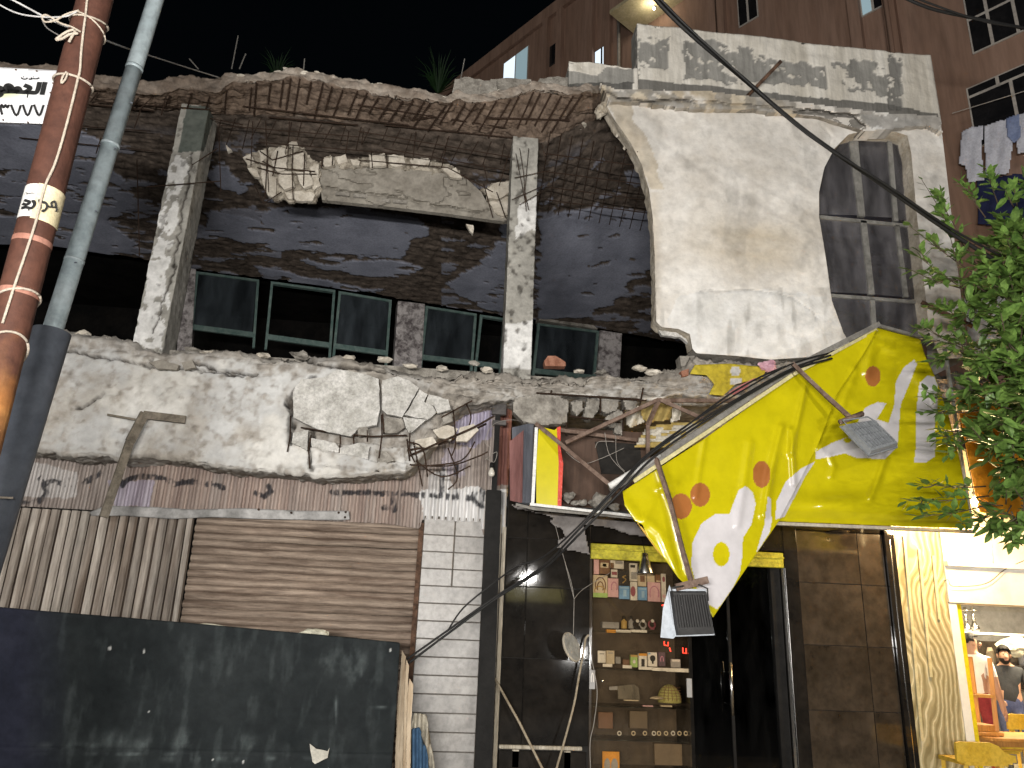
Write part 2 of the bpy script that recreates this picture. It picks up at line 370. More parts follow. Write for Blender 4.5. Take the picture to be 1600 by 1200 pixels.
for ln, wd in [([(452, 690), (455, 640), (448, 625)], 4), ([(486, 735), (483, 688), (488, 672)], 3.5), ([(100, 548), (180, 562), (250, 575), (330, 580), (380, 588)], 2.0), ([(445, 632), (470, 605), (490, 590)], 4), ([(305, 568), (352, 580), (400, 586)], 2.2), ([(120, 640), (150, 625), (160, 614)], 2), ([(232, 576), (236, 560)], 2), ([(440, 560), (520, 572), (600, 580)], 2.5)]:
    crack = np.maximum(crack, np.clip(1.3-dline(px+(fbm(P, 20, 3)-.5)*9, py+(fbm(P, 20, 3, 5)-.5)*9, ln)/wd, 0, 1))
front = (K == 1) | (K == 0)
n1 = fbm(P, (3, 3, 6), 5, 2.)-.5; n2 = fbm(P, 16, 4, 8.)-.5; n3 = fbm(P, (2.2, 6, 14), 4, 3.)
lostR = np.clip((px-655)/25, 0, 1)*(K >= 1)
tan = np.clip((fbm(P, 2.4, 4, 6.)-.50)*7, 0, 1)*.75
topz = zt[None]-P[..., 2]
edge = np.clip(1-topz/.22, 0, 1)*(K >= 1)+(K == 2)
edgem = np.clip((edge*.9+n2*1.6)*1.6, 0, 1)
botm = np.clip(((K == 0)*1.+np.clip(1-(P[..., 2]-zb[None])/.10, 0, 1)*.8+n2*1.2), 0, 1)
d = n1*.035+n2*.022+hole*(-.11)+strip_lo*.07-crack*.06+edgem*(n3-.5)*.12+(K == 2)*n2*.05+lostR*((n3-.5)*.13+n2*.05)+botm*n2*.05
# terraced breakage along the exposed slab edge
lay = np.floor(fbm(P, (1.5, 3, 9), 4, 12.)*9)/9; d = d+(edgem*.7+lostR)*(lay-.5)*.10
Nn = np.zeros_like(P); Nn[..., 1] = np.where(K == 1, -1, 0); Nn[..., 2] = np.where(K == 0, -1, np.where(K == 2, 1, 0))
P2 = P+Nn*d[..., None]
conc = np.clip(hole*(1-strip_lo*.75)+edgem*.75+lostR*.7+botm*.35, 0, 1)*np.clip(.65+n2*2, .3, 1)
masks = dict(tan=np.clip(tan+botm*.55+edgem*.5+lostR*.4, 0, 1), conc=conc, dark=np.clip(crack*.95+((K == 2) & (P[..., 1] > -.1))*.3, 0, 1), white=np.clip((fbm(P, 3.1, 4, 1.)-.56)*8, 0, 1)*(1-hole)*(1-edgem)*(1-lostR)*.85)
grid_mesh('balcony_slab', P2, m_fascia, bld, masks)

# cracked plaster plates hanging on the fascia
for i, (pl, tilt) in enumerate([
    ([(458, 612), (470, 592), (505, 590), (528, 577), (560, 582), (592, 592), (594, 640), (588, 664), (560, 668), (548, 682), (512, 675), (490, 668), (458, 652)], .035),
    ([(597, 594), (622, 588), (640, 595), (655, 606), (640, 632), (628, 652), (604, 647), (597, 640)], .05),
    ([(656, 608), (668, 616), (662, 628), (676, 634), (682, 644), (668, 656), (632, 648), (643, 632)], .045),
    ([(670, 616), (700, 624), (704, 640), (684, 646), (678, 634), (665, 630)], .03),
    ([(630, 651), (666, 656), (652, 668), (640, 678), (634, 668)], .05),
    ([(602, 652), (628, 654), (632, 668), (622, 676), (600, 676)], .0),
    ([(558, 668), (574, 664), (576, 680), (560, 682)], .02),
    ([(458, 676), (482, 672), (480, 704), (470, 698), (456, 692)], .01),
    ([(486, 684), (524, 692), (530, 700), (545, 696), (560, 692), (578, 698), (572, 726), (488, 728)], .02),
    ([(586, 702), (604, 706), (618, 720), (590, 726)], .0),
    ([(648, 688), (676, 682), (684, 696), (668, 700), (650, 698)], .06),
    ([(676, 672), (700, 664), (716, 670), (704, 688), (686, 684)], .06),
    ([(718, 668), (740, 662), (748, 672), (730, 690), (712, 690)], .08),
    ([(690, 650), (704, 644), (708, 658), (692, 664)], .02),
    ([(232, 566), (248, 562), (280, 570), (276, 578), (246, 576)], .03),
    ([(284, 566), (300, 562), (306, 574), (288, 578)], .025)]):
    poly_px('plaster_plate', pl, -.63-tilt, .05, M('white_plaster', (.40, .385, .35), (.66, .64, .605), 7, rough=.95, bump=(45, .9), spec=.08, grime=.35) if i < 5 or 6 < i < 9 else m_conc if i in (5, 6, 9, 13) else m_chunk if i < 13 else m_greyslab, bld, .8, i)
for pts in [[(486, 680), (482, 700), (484, 732)], [(454, 650), (453, 684), (449, 706)], [(531, 668), (532, 690), (530, 708)], [(552, 676), (553, 694)], [(574, 672), (574, 690)], [(596, 648), (597, 680), (592, 716)], [(598, 646), (600, 678)], [(636, 686), (640, 720)], [(470, 668), (520, 676), (580, 682), (636, 680)]]:
    tube('rebar', px_pts(pts, -.645), .008, m_rebar, bld, 6)
# loose bars sticking out of the broken slab corner beside the black post
for i, pts in enumerate([[(640, 712), (690, 690), (740, 668), (772, 650)], [(636, 704), (700, 690), (760, 662)], [(640, 726), (700, 728), (745, 714), (762, 706)], [(650, 720), (690, 745), (735, 728)], [(646, 690), (652, 720), (660, 760)], [(636, 690), (660, 700), (668, 745)], [(690, 652), (712, 640), (738, 626)], [(728, 630), (736, 650), (732, 668)], [(708, 640), (712, 690), (706, 712)], [(642, 660), (640, 700), (648, 722)], [(700, 700), (715, 745), (700, 765)], [(664, 728), (720, 720), (742, 690)]]):
    Yb = -.66+.05*math.sin(i*2.1); tube('rebar', smooth_line([tuple(at(p[0], p[1], Yb-.05*k*(i % 3 == 0))) for k, p in enumerate(pts)], 4), .0075 if i > 1 else .011, m_rebar, bld, 6)

# ---- roof slab: torn edge, cantilever underside and the ceiling behind, one sagging surface
PX = np.arange(-420, 1470, 1.8)
T_ = np.interp(PX, [-60, 0, 100, 150, 200, 250, 300, 345, 362, 400, 460, 520, 560, 620, 700, 760, 800, 860, 930, 980, 1460], [97, 99, 104, 114, 120, 126, 118, 122, 112, 112, 109, 116, 122, 134, 146, 143, 134, 130, 134, 150, 215])
Lp = np.interp(PX, [-60, 150, 250, 345, 365, 500, 620, 700, 800, 900, 1460], [14, 22, 24, 24, 14, 16, 20, 14, 16, 14, 10])
Kd = np.interp(PX, [-60, 0, 150, 300, 420, 520, 600, 700, 800, 850, 900, 940, 1460], [150, 158, 170, 180, 182, 190, 196, 210, 222, 226, 200, 186, 240])
Bk = np.interp(PX, [-60, 80, 235, 260, 300, 320, 500, 620, 800, 930, 1040, 1460], [380, 384, 408, 412, 421, 424, 446, 467, 496, 514, 534, 620])
Yf = np.interp(PX, [-60, 925, 950, 1460], [-.8, -.8, -.4, -.4])
jag = (fbm(np.stack([PX*.02, PX*0, PX*0], -1), 3, 5)-.5)
T_ = T_+jag*16*np.where(PX < 940, 1, .2)
A0 = at(PX, T_, Yf); A1 = at(PX, T_+Lp, Yf); A2 = at(PX, Kd, np.interp(PX, [0, 925, 960, 1460], [-.35, -.35, -.2, -.2])); A3 = atz(PX, Bk, 7.15)
Ab = A0+np.array([0, 2.2, .06]); Am = A0+np.array([0, .12, .03])
rws = []; kk = []
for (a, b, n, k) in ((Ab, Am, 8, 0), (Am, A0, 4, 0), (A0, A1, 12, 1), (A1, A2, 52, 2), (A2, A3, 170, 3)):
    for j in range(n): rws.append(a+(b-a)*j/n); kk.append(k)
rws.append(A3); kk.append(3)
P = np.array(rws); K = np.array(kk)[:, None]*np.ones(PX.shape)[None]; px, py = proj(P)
n1 = fbm(P, (3, 3, 3), 4, 2.)-.5; n2 = fbm(P, (9, 16, 16), 5, 8.)-.5; n3 = fbm(P, (1.2, 7, 7), 4, 5.)
bl = np.zeros(px.shape)
for pl in [[(-420, 170), (140, 200), (170, 250), (200, 300), (206, 330), (170, 345), (230, 405), (-420, 350)],
           [(425, 322), (560, 322), (650, 342), (668, 356), (666, 372), (640, 378), (632, 402), (570, 402), (500, 398), (445, 392), (400, 372), (410, 340)],
           [(470, 410), (560, 406), (640, 408), (668, 418), (640, 430), (560, 428), (510, 424)],
           [(320, 262), (350, 262), (392, 290), (375, 304), (345, 292)], [(330, 330), (405, 345), (440, 380), (380, 380), (320, 360)], [(400, 415), (470, 430), (540, 445), (600, 455), (520, 452), (420, 436)],
           [(772, 398), (785, 350), (802, 340), (806, 492), (770, 486), (720, 462), (700, 440), (740, 420)],
           [(842, 338), (900, 328), (945, 320), (1024, 330), (1026, 420), (985, 440), (968, 470), (930, 486), (905, 500), (842, 492)], [(1290, 230), (1460, 260), (1460, 520), (1300, 480)]]:
    bl = np.maximum(bl, rag(px, py, pl, P, 13, (2.2, 6, 6), 3.))
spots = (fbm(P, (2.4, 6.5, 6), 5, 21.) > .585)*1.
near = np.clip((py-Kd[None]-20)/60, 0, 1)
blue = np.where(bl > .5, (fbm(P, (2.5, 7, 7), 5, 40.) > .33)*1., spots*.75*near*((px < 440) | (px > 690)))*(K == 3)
cant = (K == 2)*1.
# rows of hollow-block courses still show in the bare underside
ux = P[..., 0]*.97+P[..., 1]*.26; uy = -P[..., 0]*.26+P[..., 1]*.97
jx = np.abs(((ux/.23) % 1)-.5)*2; jy = np.abs(((uy/.17) % 1)-.5)*2
joint = np.clip(np.maximum(jx, jy)*8-6.9, 0, 1)*(K >= 2)
lay = np.floor(fbm(P, (2, 9, 9), 4, 30.)*8)/8-.5
dz = (1-blue)*(.02+n2*.04+joint*.015+lay*.03*(K >= 2))+n1*.008*(K >= 2)+cant*(lay*.05+n2*.03)
P2 = P.copy(); P2[..., 2] += np.where(K >= 2, dz, 0)+np.where(K == 0, n2*.09, 0)
P2[..., 1] += np.where(K == 1, n2*.10+lay*.06, 0)
cream = np.clip((K <= 1)*(.75+n2*2.0)*np.clip((PX[None]-330)/40, .35, 1)+cant*np.clip((n2+lay*.4-.16)*4, 0, .6), 0, 1)
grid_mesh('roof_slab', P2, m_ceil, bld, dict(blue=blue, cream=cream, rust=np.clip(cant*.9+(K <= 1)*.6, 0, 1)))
# pale crumbling mortar bed along the torn roof edge
rn = random.Random(3)
for i in range(30):
    x = 362+i*14.5+rn.uniform(-3, 3); x = min(x, 800); y = float(np.interp(x, PX, T_))+rn.uniform(1, 7)
    if 705 < x < 760: continue
    c = at(x, y, -.80+rn.uniform(-.02, .1)); s = rn.uniform(.010, .032)
    lump('mortar_lump', c, (s*1.9, s, s*.7), m_chunk, bld, i, 2, .8)
for i, (x0, x1, y0) in enumerate([(706, 775, 140), (762, 830, 138), (838, 905, 134)]):
    poly_px('roof_slab_fragment', [(x0, y0+4), (x0+5, y0-16+i*2), (x0+28, y0-20+i*3), (x0+50, y0-14), (x1, y0-16+i*2), (x1+3, y0+4), (x0+40, y0+14)], -.72+.1*i, .35, m_conc, bld, 1.6, i)
# bars across the cantilever underside (they run back and to the left) and along it
rn = random.Random(8)
def on_cant(x, t, drop=.02):
    a = np.array([np.interp(x, PX, A1[:, k]) for k in range(3)]); b = np.array([np.interp(x, PX, A2[:, k]) for k in range(3)])
    p = a+(b-a)*t; p[2] -= drop; return p
for x in list(range(404, 930, 17)):
    x += rn.uniform(-5, 5); lean = np.interp(x, [400, 500, 600, 930], [4, 14, 26, 46]); t1 = rn.uniform(.55, .98)
    bar('rebar', on_cant(x, .0, .012), on_cant(x-lean*t1, t1, .02+rn.uniform(-.01, .02)), .0105, m_rebar, bld)
for x in list(range(20, 400, 34)):
    x += rn.uniform(-8, 8); bar('rebar', on_cant(x, .1, .01), on_cant(x-rn.uniform(2, 12), rn.uniform(.6, 1), .02), .009, m_rebar, bld)
for (xa, ta, xb, tb, r) in [(380, .62, 640, .78, .008), (560, .35, 790, .62, .008), (600, .9, 830, .88, .009), (640, .55, 930, .45, .007), (760, .35, 890, .62, .012), (150, .5, 330, .62, .008), (0, .7, 240, .75, .008), (420, .95, 560, .98, .009)]:
    bar('rebar', on_cant(xa, ta, .03), on_cant(xb, tb, .03), r, m_rebar, bld)
rn = random.Random(14)
for x in range(350, 800, 21):
    x += rn.uniform(-6, 6); y0 = float(np.interp(x, PX, Kd))+rn.uniform(2, 8); bar('rebar', atz(x, y0, 7.11), atz(x-rn.uniform(6, 18), y0+rn.uniform(22, 52), 7.10), .006, m_rebar, bld)
for (xa, ya, xb, yb_) in ((345, 196, 560, 214), (400, 222, 620, 240), (560, 205, 800, 246), (600, 232, 800, 268), (20, 190, 235, 205), (30, 215, 240, 236)): bar('rebar', atz(xa, ya, 7.10), atz(xb, yb_, 7.10), .006, m_rebar, bld)
# grid of bars under the bare ceiling
for (a, b, y_) in [((342, 205), (345, 300), 0), ((395, 190), (392, 260), 0), ((415, 190), (420, 300), 0), ((452, 190), (450, 245), 0), ((545, 205), (540, 240), 0), ((568, 205), (565, 225), 0), ((755, 255), (762, 285), 0), ((650, 205), (645, 250), 0), ((700, 215), (690, 262), 0), ((795, 240), (780, 290), 0), ((380, 195), (318, 183), -.4), ((340, 232), (300, 258), -.5), ((345, 283), (228, 292), -.55), ((248, 142), (217, 172), -.7), ((260, 148), (252, 180), -.7), ((222, 165), (210, 200), -.5), ((150, 240), (158, 215), -.3), ((218, 400), (214, 250), -.1)]:
    bar('rebar', at(a[0], a[1], -.3+y_*.4 if y_ == 0 else y_), at(b[0], b[1], -.3+y_*.4 if y_ == 0 else y_), .006, m_rebar, bld)
for k in range(11):
    xa = 860+k*17; bar('rebar', atz(xa, 205+k*4, 7.12), atz(xa-20-k, 330+k*3, 7.12), .007, m_rebar, bld)
for ya in (240, 268, 292, 312):
    bar('rebar', atz(852, ya, 7.11), atz(1020, ya+22, 7.11), .007, m_rebar, bld)
# ---- downstand beam with the last of its plaster
beam_poly = [(498, 262), (520, 258), (560, 262), (620, 262), (690, 270), (730, 280), (752, 300), (764, 322), (800, 344), (786, 346), (700, 334), (600, 322), (503, 312)]
sheet_px('ceiling_beam', beam_poly, lambda a, b: .25+(fbm(at(a, b, .3), 14, 5)-.5)*.045+.05*np.clip(1-dline(a+(fbm(at(a, b, .3), 9, 4)-.5)*24, b+(fbm(at(a, b, .3), 9, 4, 6.)-.5)*14, [(500, 292), (540, 300), (620, 306), (680, 322), (760, 330)])/2.2, 0, 1)-.03*(fbm(at(a, b, .3), (3, 3, 6), 3, 9.) > .55), 2, m_greyslab, bld, th=.07)
for pl_ in ([(384, 240), (408, 234), (440, 226), (466, 220), (480, 240), (500, 256), (502, 300), (492, 314), (446, 314), (428, 312), (404, 276), (386, 262)], [(503, 246), (560, 246), (604, 240), (640, 244), (700, 256), (726, 276), (690, 270), (600, 262), (504, 262)], [(752, 296), (800, 280), (806, 338), (778, 342), (764, 320)]):
    sheet_px('broken_render', pl_, lambda a, b: .225+(fbm(at(a, b, .2), 11, 5)-.5)*.10, 2, M('crumbled_render', (.16, .135, .105), (.50, .45, .37), 12, rough=.97, bump=(40, .9), spec=.05), bld, ragged=7, rs=14, smooth=False, th=.04)
for i, (x, y) in enumerate([(535, 302), (563, 305), (598, 312), (625, 314)]):
    poly_px('beam_block_slot', [(x-11, y-3), (x+11, y-1), (x+11, y+4), (x-11, y+2)], .215, .03, m_conc, bld)
rub = [[(380, 246), (392, 240), (398, 252), (388, 258)], [(404, 236), (418, 236), (420, 248), (406, 252)], [(424, 240), (436, 228), (446, 232), (448, 262), (434, 268), (424, 256)], [(450, 224), (462, 218), (468, 230), (458, 236)], [(454, 240), (474, 236), (478, 262), (458, 264)], [(408, 258), (424, 264), (432, 288), (428, 310), (418, 306), (410, 280)], [(436, 270), (456, 268), (460, 290), (444, 296), (436, 286)], [(462, 268), (482, 266), (490, 288), (474, 294)], [(444, 300), (470, 298), (492, 304), (488, 314), (450, 312)], [(484, 262), (498, 256), (500, 290), (490, 300)], [(386, 262), (402, 266), (406, 278), (392, 272)],
       [(506, 246), (520, 244), (522, 258), (508, 260)], [(524, 244), (540, 240), (544, 252), (528, 256)], [(548, 248), (562, 250), (562, 258), (550, 258)], [(576, 242), (600, 238), (604, 258), (578, 262)], [(608, 244), (632, 242), (634, 256), (612, 260)], [(640, 250), (668, 244), (674, 256), (646, 262)], [(690, 262), (712, 262), (722, 278), (704, 276)], [(756, 296), (780, 284), (798, 282), (800, 300), (776, 312), (760, 310)], [(762, 316), (790, 306), (802, 312), (800, 336), (778, 336)], [(728, 350), (740, 352), (738, 366), (734, 360)], [(490, 186), (500, 194), (508, 210), (500, 208)], [(352, 224), (362, 234), (356, 236)]]
for i, pl in enumerate(rub):
    poly_px('plaster_fragment', pl, .16+.04*math.sin(i*1.7), .05, m_chunk, bld, 2.4, i)
for pts in [[(418, 232), (416, 270), (414, 310)], [(434, 236), (426, 275)], [(458, 228), (456, 262), (458, 312)], [(476, 240), (474, 290)], [(384, 248), (430, 262), (492, 268)], [(402, 262), (440, 272), (494, 272)], [(406, 236), (426, 250), (474, 236)], [(504, 248), (502, 262)], [(520, 244), (519, 258)], [(580, 238), (582, 262)], [(604, 240), (605, 262)], [(560, 250), (700, 262), (770, 300)], [(756, 288), (770, 340)], [(776, 300), (790, 340)], [(410, 252), (428, 262)], [(398, 290), (412, 318), (440, 300)]]:
    tube('rebar', px_pts(pts, .12), .007, m_rebar, bld, 5)
# ---- columns
def column(name, base_px, wd, dep, Y, masksf):
    x = at(base_px[0], base_px[1], Y)[0]; zs = np.linspace(4.2, 7.24, 190); per = []
    nw, nd = 26, 26
    ring = [(x+wd*i/nw, Y) for i in range(nw)]+[(x+wd, Y+dep*i/nd) for i in range(nd)]+[(x+wd-wd*i/nw, Y+dep) for i in range(nw)]+[(x, Y+dep-dep*i/nd) for i in range(nd+1)]
    P = np.array([[(a, b, z) for (a, b) in ring] for z in zs])
    n = fbm(P, 9, 4, 3.)-.5; n2 = fbm(P, 25, 3)-.5
    cx, cy = x+wd/2, Y+dep/2
    k = 1+n*.10+n2*.05; P2 = P.copy(); P2[..., 0] = cx+(P[..., 0]-cx)*k; P2[..., 1] = cy+(P[..., 1]-cy)*k
    px, py = proj(P); mk = masksf(px, py, P)
    P2[..., 1] += mk['dark']*.02-mk['white']*.008
    return grid_mesh(name, P2, m_col, bld, mk)
def c1m(px, py, P):
    w_ = rag(px, py, [(205, 536), (225, 440), (242, 360), (262, 285), (275, 240), (300, 240), (285, 300), (270, 370), (258, 430), (262, 500), (250, 545)], P, 12, 8, 2.)*(fbm(P, 11, 4, 9.) > .40)
    g = rag(px, py, [(278, 238), (292, 165), (340, 165), (318, 236)], P, 1.5, 8)
    dk = np.clip(1.2-dline(px+(fbm(P, 14, 4)-.5)*14, py, [(300, 180), (300, 240), (292, 290), (278, 380), (272, 420), (258, 460), (250, 500), (240, 520)])/2.2, 0, 1)*(py > 236)
    return dict(white=w_, green=g, dark=np.maximum(dk, (fbm(P, 9, 4, 15.) > .66)*.5))
column('column', (207, 540), .30, .36, -.5, c1m)
def c2m(px, py, P):
    w_ = np.maximum(rag(px, py, [(780, 575), (790, 505), (838, 500), (840, 575)], P, 5, 9), rag(px, py, [(806, 372), (812, 318), (856, 300), (852, 370), (830, 358)], P, 8, 9))
    return dict(white=w_, green=px*0, dark=np.clip((fbm(P, 14, 4, 4.)-.60)*6, 0, .8))
column('column', (786, 575), .30, .34, -.5, c2m)
for pts in [[(812, 232), (818, 270), (822, 330)], [(826, 232), (820, 300), (826, 328)], [(806, 240), (822, 322)], [(846, 224), (852, 245)], [(804, 278), (860, 266)], [(800, 312), (850, 290)], [(812, 320), (850, 298)]]:
    tube('rebar', px_pts(pts, -.56), .005, m_rebar, bld, 5)
# ---- back wall with its row of steel windows
BW0 = np.array([-4.02, 3.83, 0]); bwd = np.array([6.82, 1.18, 0]); bwd /= np.linalg.norm(bwd); bwn = np.array([bwd[1], -bwd[0], 0])
def onback(x, y, d=0.): return atp(np.asarray(x, float), np.asarray(y, float), BW0+bwn*d, bwn)
def back_poly(name, poly, d, th, mat, parent):
    P = onback([p[0] for p in poly], [p[1] for p in poly], d); return MB().prism(P, tuple(-bwn*th)).build(name, mat, parent)
m_archsteel = M('grey_old_steel', (.15, .145, .13), (.27, .26, .24), 9, rough=.75, bump=(40, .3))
m_steelgreen = M('green_steel', (.055, .10, .09), (.12, .165, .15), 9, rough=.7, bump=(40, .3))
m_pier = M('stained_pier', (.10, .085, .085), (.40, .37, .36), 9, rough=.9, bump=(30, .4), lo=.38, hi=.58)
g_back = glass('dusty_dark_glass', (.5, .55, .55), .45, .12, (.055, .066, .075))
wt = lambda x: np.interp(x, [290, 320, 500, 620, 800, 930, 980], [420, 426, 449, 470, 499, 516, 522])
wb = lambda x: np.interp(x, [290, 305, 405, 617, 740, 930], [508, 510, 523, 552, 566, 590])
for i, (a, b, pane) in enumerate([(308, 405, 1), (425, 524, 0), (531, 612, 1), (667, 745, 1), (752, 790, 0), (842, 936, 1)]):
    a0 = a-2; wn = back_poly('window', [(a0, wt(a)), (b, wt(b)), (b, wt(b)+3.4), (a0, wt(a)+3.4)], .06, .08, m_steelgreen, bld)
    for (p, q) in (((a0, a+4), 0), ((b-4, b+2), 0)):
        x0, x1 = p, q
    dl = 10
    back_poly('frame', [(a0, wt(a)+3.6), (a0+4, wt(a)+3.6), (a0+4-dl, wb(a)+20), (a0-dl, wb(a)+20)], .06, .06, m_steelgreen, wn)
    back_poly('frame', [(b-4, wt(b)+3.6), (b, wt(b)+3.6), (b-7, wb(b)+20), (b-11, wb(b)+20)], .06, .06, m_steelgreen, wn)
    back_poly('sash_rail', [(a0-6, wb(a)-4), (b-8, wb(b)-4), (b-8, wb(b)+4), (a0-6, wb(a)+4)], .055, .05, m_steelgreen, wn)
    if pane: back_poly('pane', [(a0+4.2, wt(a)+3.8), (b-4.2, wt(b)+3.8), (b-11, wb(b)-4.2), (a0-4.5, wb(a)-4.2)], .03, .008, g_back, wn)
for (a, b, top) in ((622, 664, 470), (938, 972, 516), (285, 306, 416)):
    back_poly('window_pier', [(a, top), (b, top+5), (b-8, top+150), (a-10, top+150)], .1, .25, m_pier, bld)
m_rear_black = M('soot_black', (.006, .006, .006), (.012, .011, .010), 3, rough=.98, spec=.02)
box('added_rear_wall', (-14, 6.6, 0), (5.2, 6.8, 7.6), m_rear_black, bld); box('added_rear_roof', (-14, 3.2, 7.5), (5.2, 6.59, 7.6), m_rear_black, bld)  # added wall and roof, coloured near-black to stand for darkness behind the openings
back_poly('back_wall_soffit', [(842, 484), (900, 482), (912, 494), (934, 514), (842, 500)], .12, .2, m_conc, bld)
# ---- arched front wall: plaster face, reveals
arch1 = [(948, 166), (962, 190), (985, 222), (1003, 258), (1014, 296), (1020, 340), (1023, 400), (1024, 450), (1025, 502)]
arch1 += [(1034, 511), (1060, 514), (1078, 522), (1082, 545)]
arch2 = [(1318, 520), (1300, 470), (1290, 400), (1280, 340), (1280, 300), (1288, 262), (1304, 232), (1326, 210), (1350, 205), (1400, 206), (1418, 212), (1424, 240), (1432, 330), (1442, 420), (1452, 520)]
face = arch1+[(1088, 552), (1150, 556), (1205, 562), (1262, 558), (1330, 540)]+arch2+[(1470, 560), (1512, 560), (1500, 450), (1478, 260), (1470, 192), (1390, 190), (1300, 182), (1100, 168), (960, 160)]
def wallY(a, b):
    P = at(a, b, -.6); y = -.6+(fbm(P, 2.2, 4)-.5)*.025+(fbm(P, 12, 4, 3.)-.5)*.012
    ck = np.minimum(dline(a+(fbm(P, 10, 4)-.5)*10, b+(fbm(P, 10, 4, 2.)-.5)*10, [(1090, 455), (1150, 452), (1230, 462), (1262, 480), (1276, 500)]), dline(a+(fbm(P, 10, 4)-.5)*8, b, [(1284, 196), (1298, 212), (1300, 230)]))
    y = y+np.clip(1-ck/2, 0, 1)*.02-rag(a, b, [(1088, 458), (1180, 452), (1262, 462), (1300, 560), (1086, 555)], P, 5, 6)*.008
    return y
def stain(pl, amp=14, s=4, off=0., th=None):
    def f(a, b, P):
        m = rag(a, b, pl, P, amp, s, off)
        return m if th is None else m*np.clip((fbm(P, 7, 4, off+3)-th)*6, 0, 1)
    return f
sheet_px('arched_wall', face, wallY, 2.4, m_wall, bld, masks=dict(
    white=stain([(1062, 462), (1180, 450), (1290, 462), (1330, 545), (1262, 560), (1085, 552), (1040, 505)], 7, 5),
    tan=lambda a, b, P: np.clip(np.exp(-((a-1180)/95)**2-((b-382-(a-1180)*.05)/38)**2)*np.clip(.35+fbm(P, (2, 2, 5), 4)*1.1, 0, 1)+stain([(944, 165), (980, 165), (1010, 220), (1040, 300), (1016, 290)], 12, 5)(a, b, P)*.8+np.clip(1-np.abs(a-1022)/14, 0, 1)*(b > 300)*(b < 500)*.5, 0, 1),
    grey=lambda a, b, P: np.clip((fbm(P, (4, 4, 2), 5, 17.)-.57)*4, 0, .28)+np.clip((fbm(P, (9, 9, 1.2), 4, 19.)-.62)*7, 0, .4)*(b > 450),
    dark=lambda a, b, P: np.clip(1.1-dline(a+(fbm(P, 10, 4)-.5)*10, b+(fbm(P, 10, 4, 2.)-.5)*10, [(1090, 455), (1150, 452), (1230, 462), (1262, 480), (1276, 500)])/1.4, 0, 1)*.35))
m_reveal = M('reveal_plaster', (.36, .31, .24), (.55, .50, .42), 6, rough=.95, bump=(26, .6), spec=.1)
strip('arch_reveal', arch1, -.6, -.42, m_reveal, bld, 8, .05); strip('arch_reveal', arch2, -.6, -.35, m_reveal, bld, 6, .03)
strip('wall_underside', [(1082, 546), (1088, 552), (1150, 556), (1205, 562), (1262, 558), (1340, 540)], -.6, -.2, m_conc, bld, 4, .04)
strip('wall_end', [(1470, 192), (1478, 260), (1500, 450), (1512, 560)], -.6, .1, m_wall, bld, 3)
# plaster bits clinging under the broken arch
for i, (x, y) in enumerate([(966, 212), (977, 232)]):
    lump('plaster_fragment', at(x-2, y, -.55), (.016, .014, .022), m_chunk, bld, i+50, 2, .9)
lump('plaster_fragment', at(898, 192, -.3), (.13, .08, .05), m_chunk, bld, 61, 3, .9); lump('plaster_fragment', at(940, 172, -.55), (.07, .1, .09), m_reveal, bld, 62, 3, .7)
poly_px('plaster_fragment', [(1028, 514), (1064, 516), (1082, 530), (1080, 540), (1062, 526), (1034, 524)], -.5, .05, M('white_plaster', (.47, .455, .41), (.66, .64, .60)), bld, 1.2, 4)
# cornice course
cor = [(938, 130), (965, 140), (1100, 142), (1250, 160), (1380, 176), (1468, 182), (1472, 206), (1448, 196), (1400, 200), (1352, 205), (1330, 198), (1280, 182), (1180, 172), (1080, 170), (1000, 160), (952, 158)]
def corY(a, b):
    P = at(a, b, -.66); return -.67+(fbm(P, 7, 5)-.5)*.06+rag(a, b, [(1236, 176), (1260, 170), (1330, 178), (1352, 198), (1340, 206), (1290, 192)], P, 3, 9)*.07+np.clip(1-dline(a, b+(fbm(P, 8, 4)-.5)*10, [(965, 152), (1000, 158), (1080, 158), (1250, 172), (1340, 182)])/3, 0, 1)*.05
sheet_px('cornice', cor, corY, 2.4, m_wall, bld, masks=dict(white=stain([(1345, 178), (1440, 185), (1440, 205), (1360, 205)], 4, 6), grey=lambda a, b, P: np.clip(rag(a, b, [(1236, 176), (1260, 170), (1330, 178), (1352, 198), (1340, 206), (1290, 192)], P, 3, 9)+(fbm(P, 6, 4) > .50)*.7, 0, 1), tan=stain([(940, 130), (1250, 150), (1250, 180), (940, 165)], 8, 6, 1., .4),
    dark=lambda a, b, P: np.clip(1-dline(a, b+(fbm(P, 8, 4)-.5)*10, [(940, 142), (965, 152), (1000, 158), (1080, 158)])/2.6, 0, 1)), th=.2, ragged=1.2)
strip('cornice_soffit', cor[9:], -.66, -.5, m_conc, bld, 3, .02)
# ---- parapet: three faces and top
def parapet(name, x0, x1, z0, z1, Y, dep, mk):
    zs = np.linspace(z0, z1, 60); n = int((x1-x0)/.02)
    ring = [(x0, Y+dep*(1-i/14)) for i in range(14)]+[(x0+(x1-x0)*i/n, Y) for i in range(n)]+[(x1, Y+dep*i/14) for i in range(15)]
    P = np.array([[(a, b, z) for a, b in ring] for z in zs])
    top = P[-1].copy(); top[:, 1] = Y+dep; top[:, 2] = z1
    P = np.concatenate([P, [P[-1]*.5+top*.5, top]], 0)
    P2 = P.copy(); nn = fbm(P, 8, 4, 2.)-.5; P2[..., 1] += nn*.03; P2[..., 0] += nn*.02
    lim = (P[..., 2] > z1-.03); P2[..., 2] += lim*((fbm(P, 3, 4, 5.)-.5)*.08)
    px, py = proj(P); k = mk(px, py, P); P2[..., 1] += k['grey']*.012
    return grid_mesh(name, P2, m_parapet, bld, k)
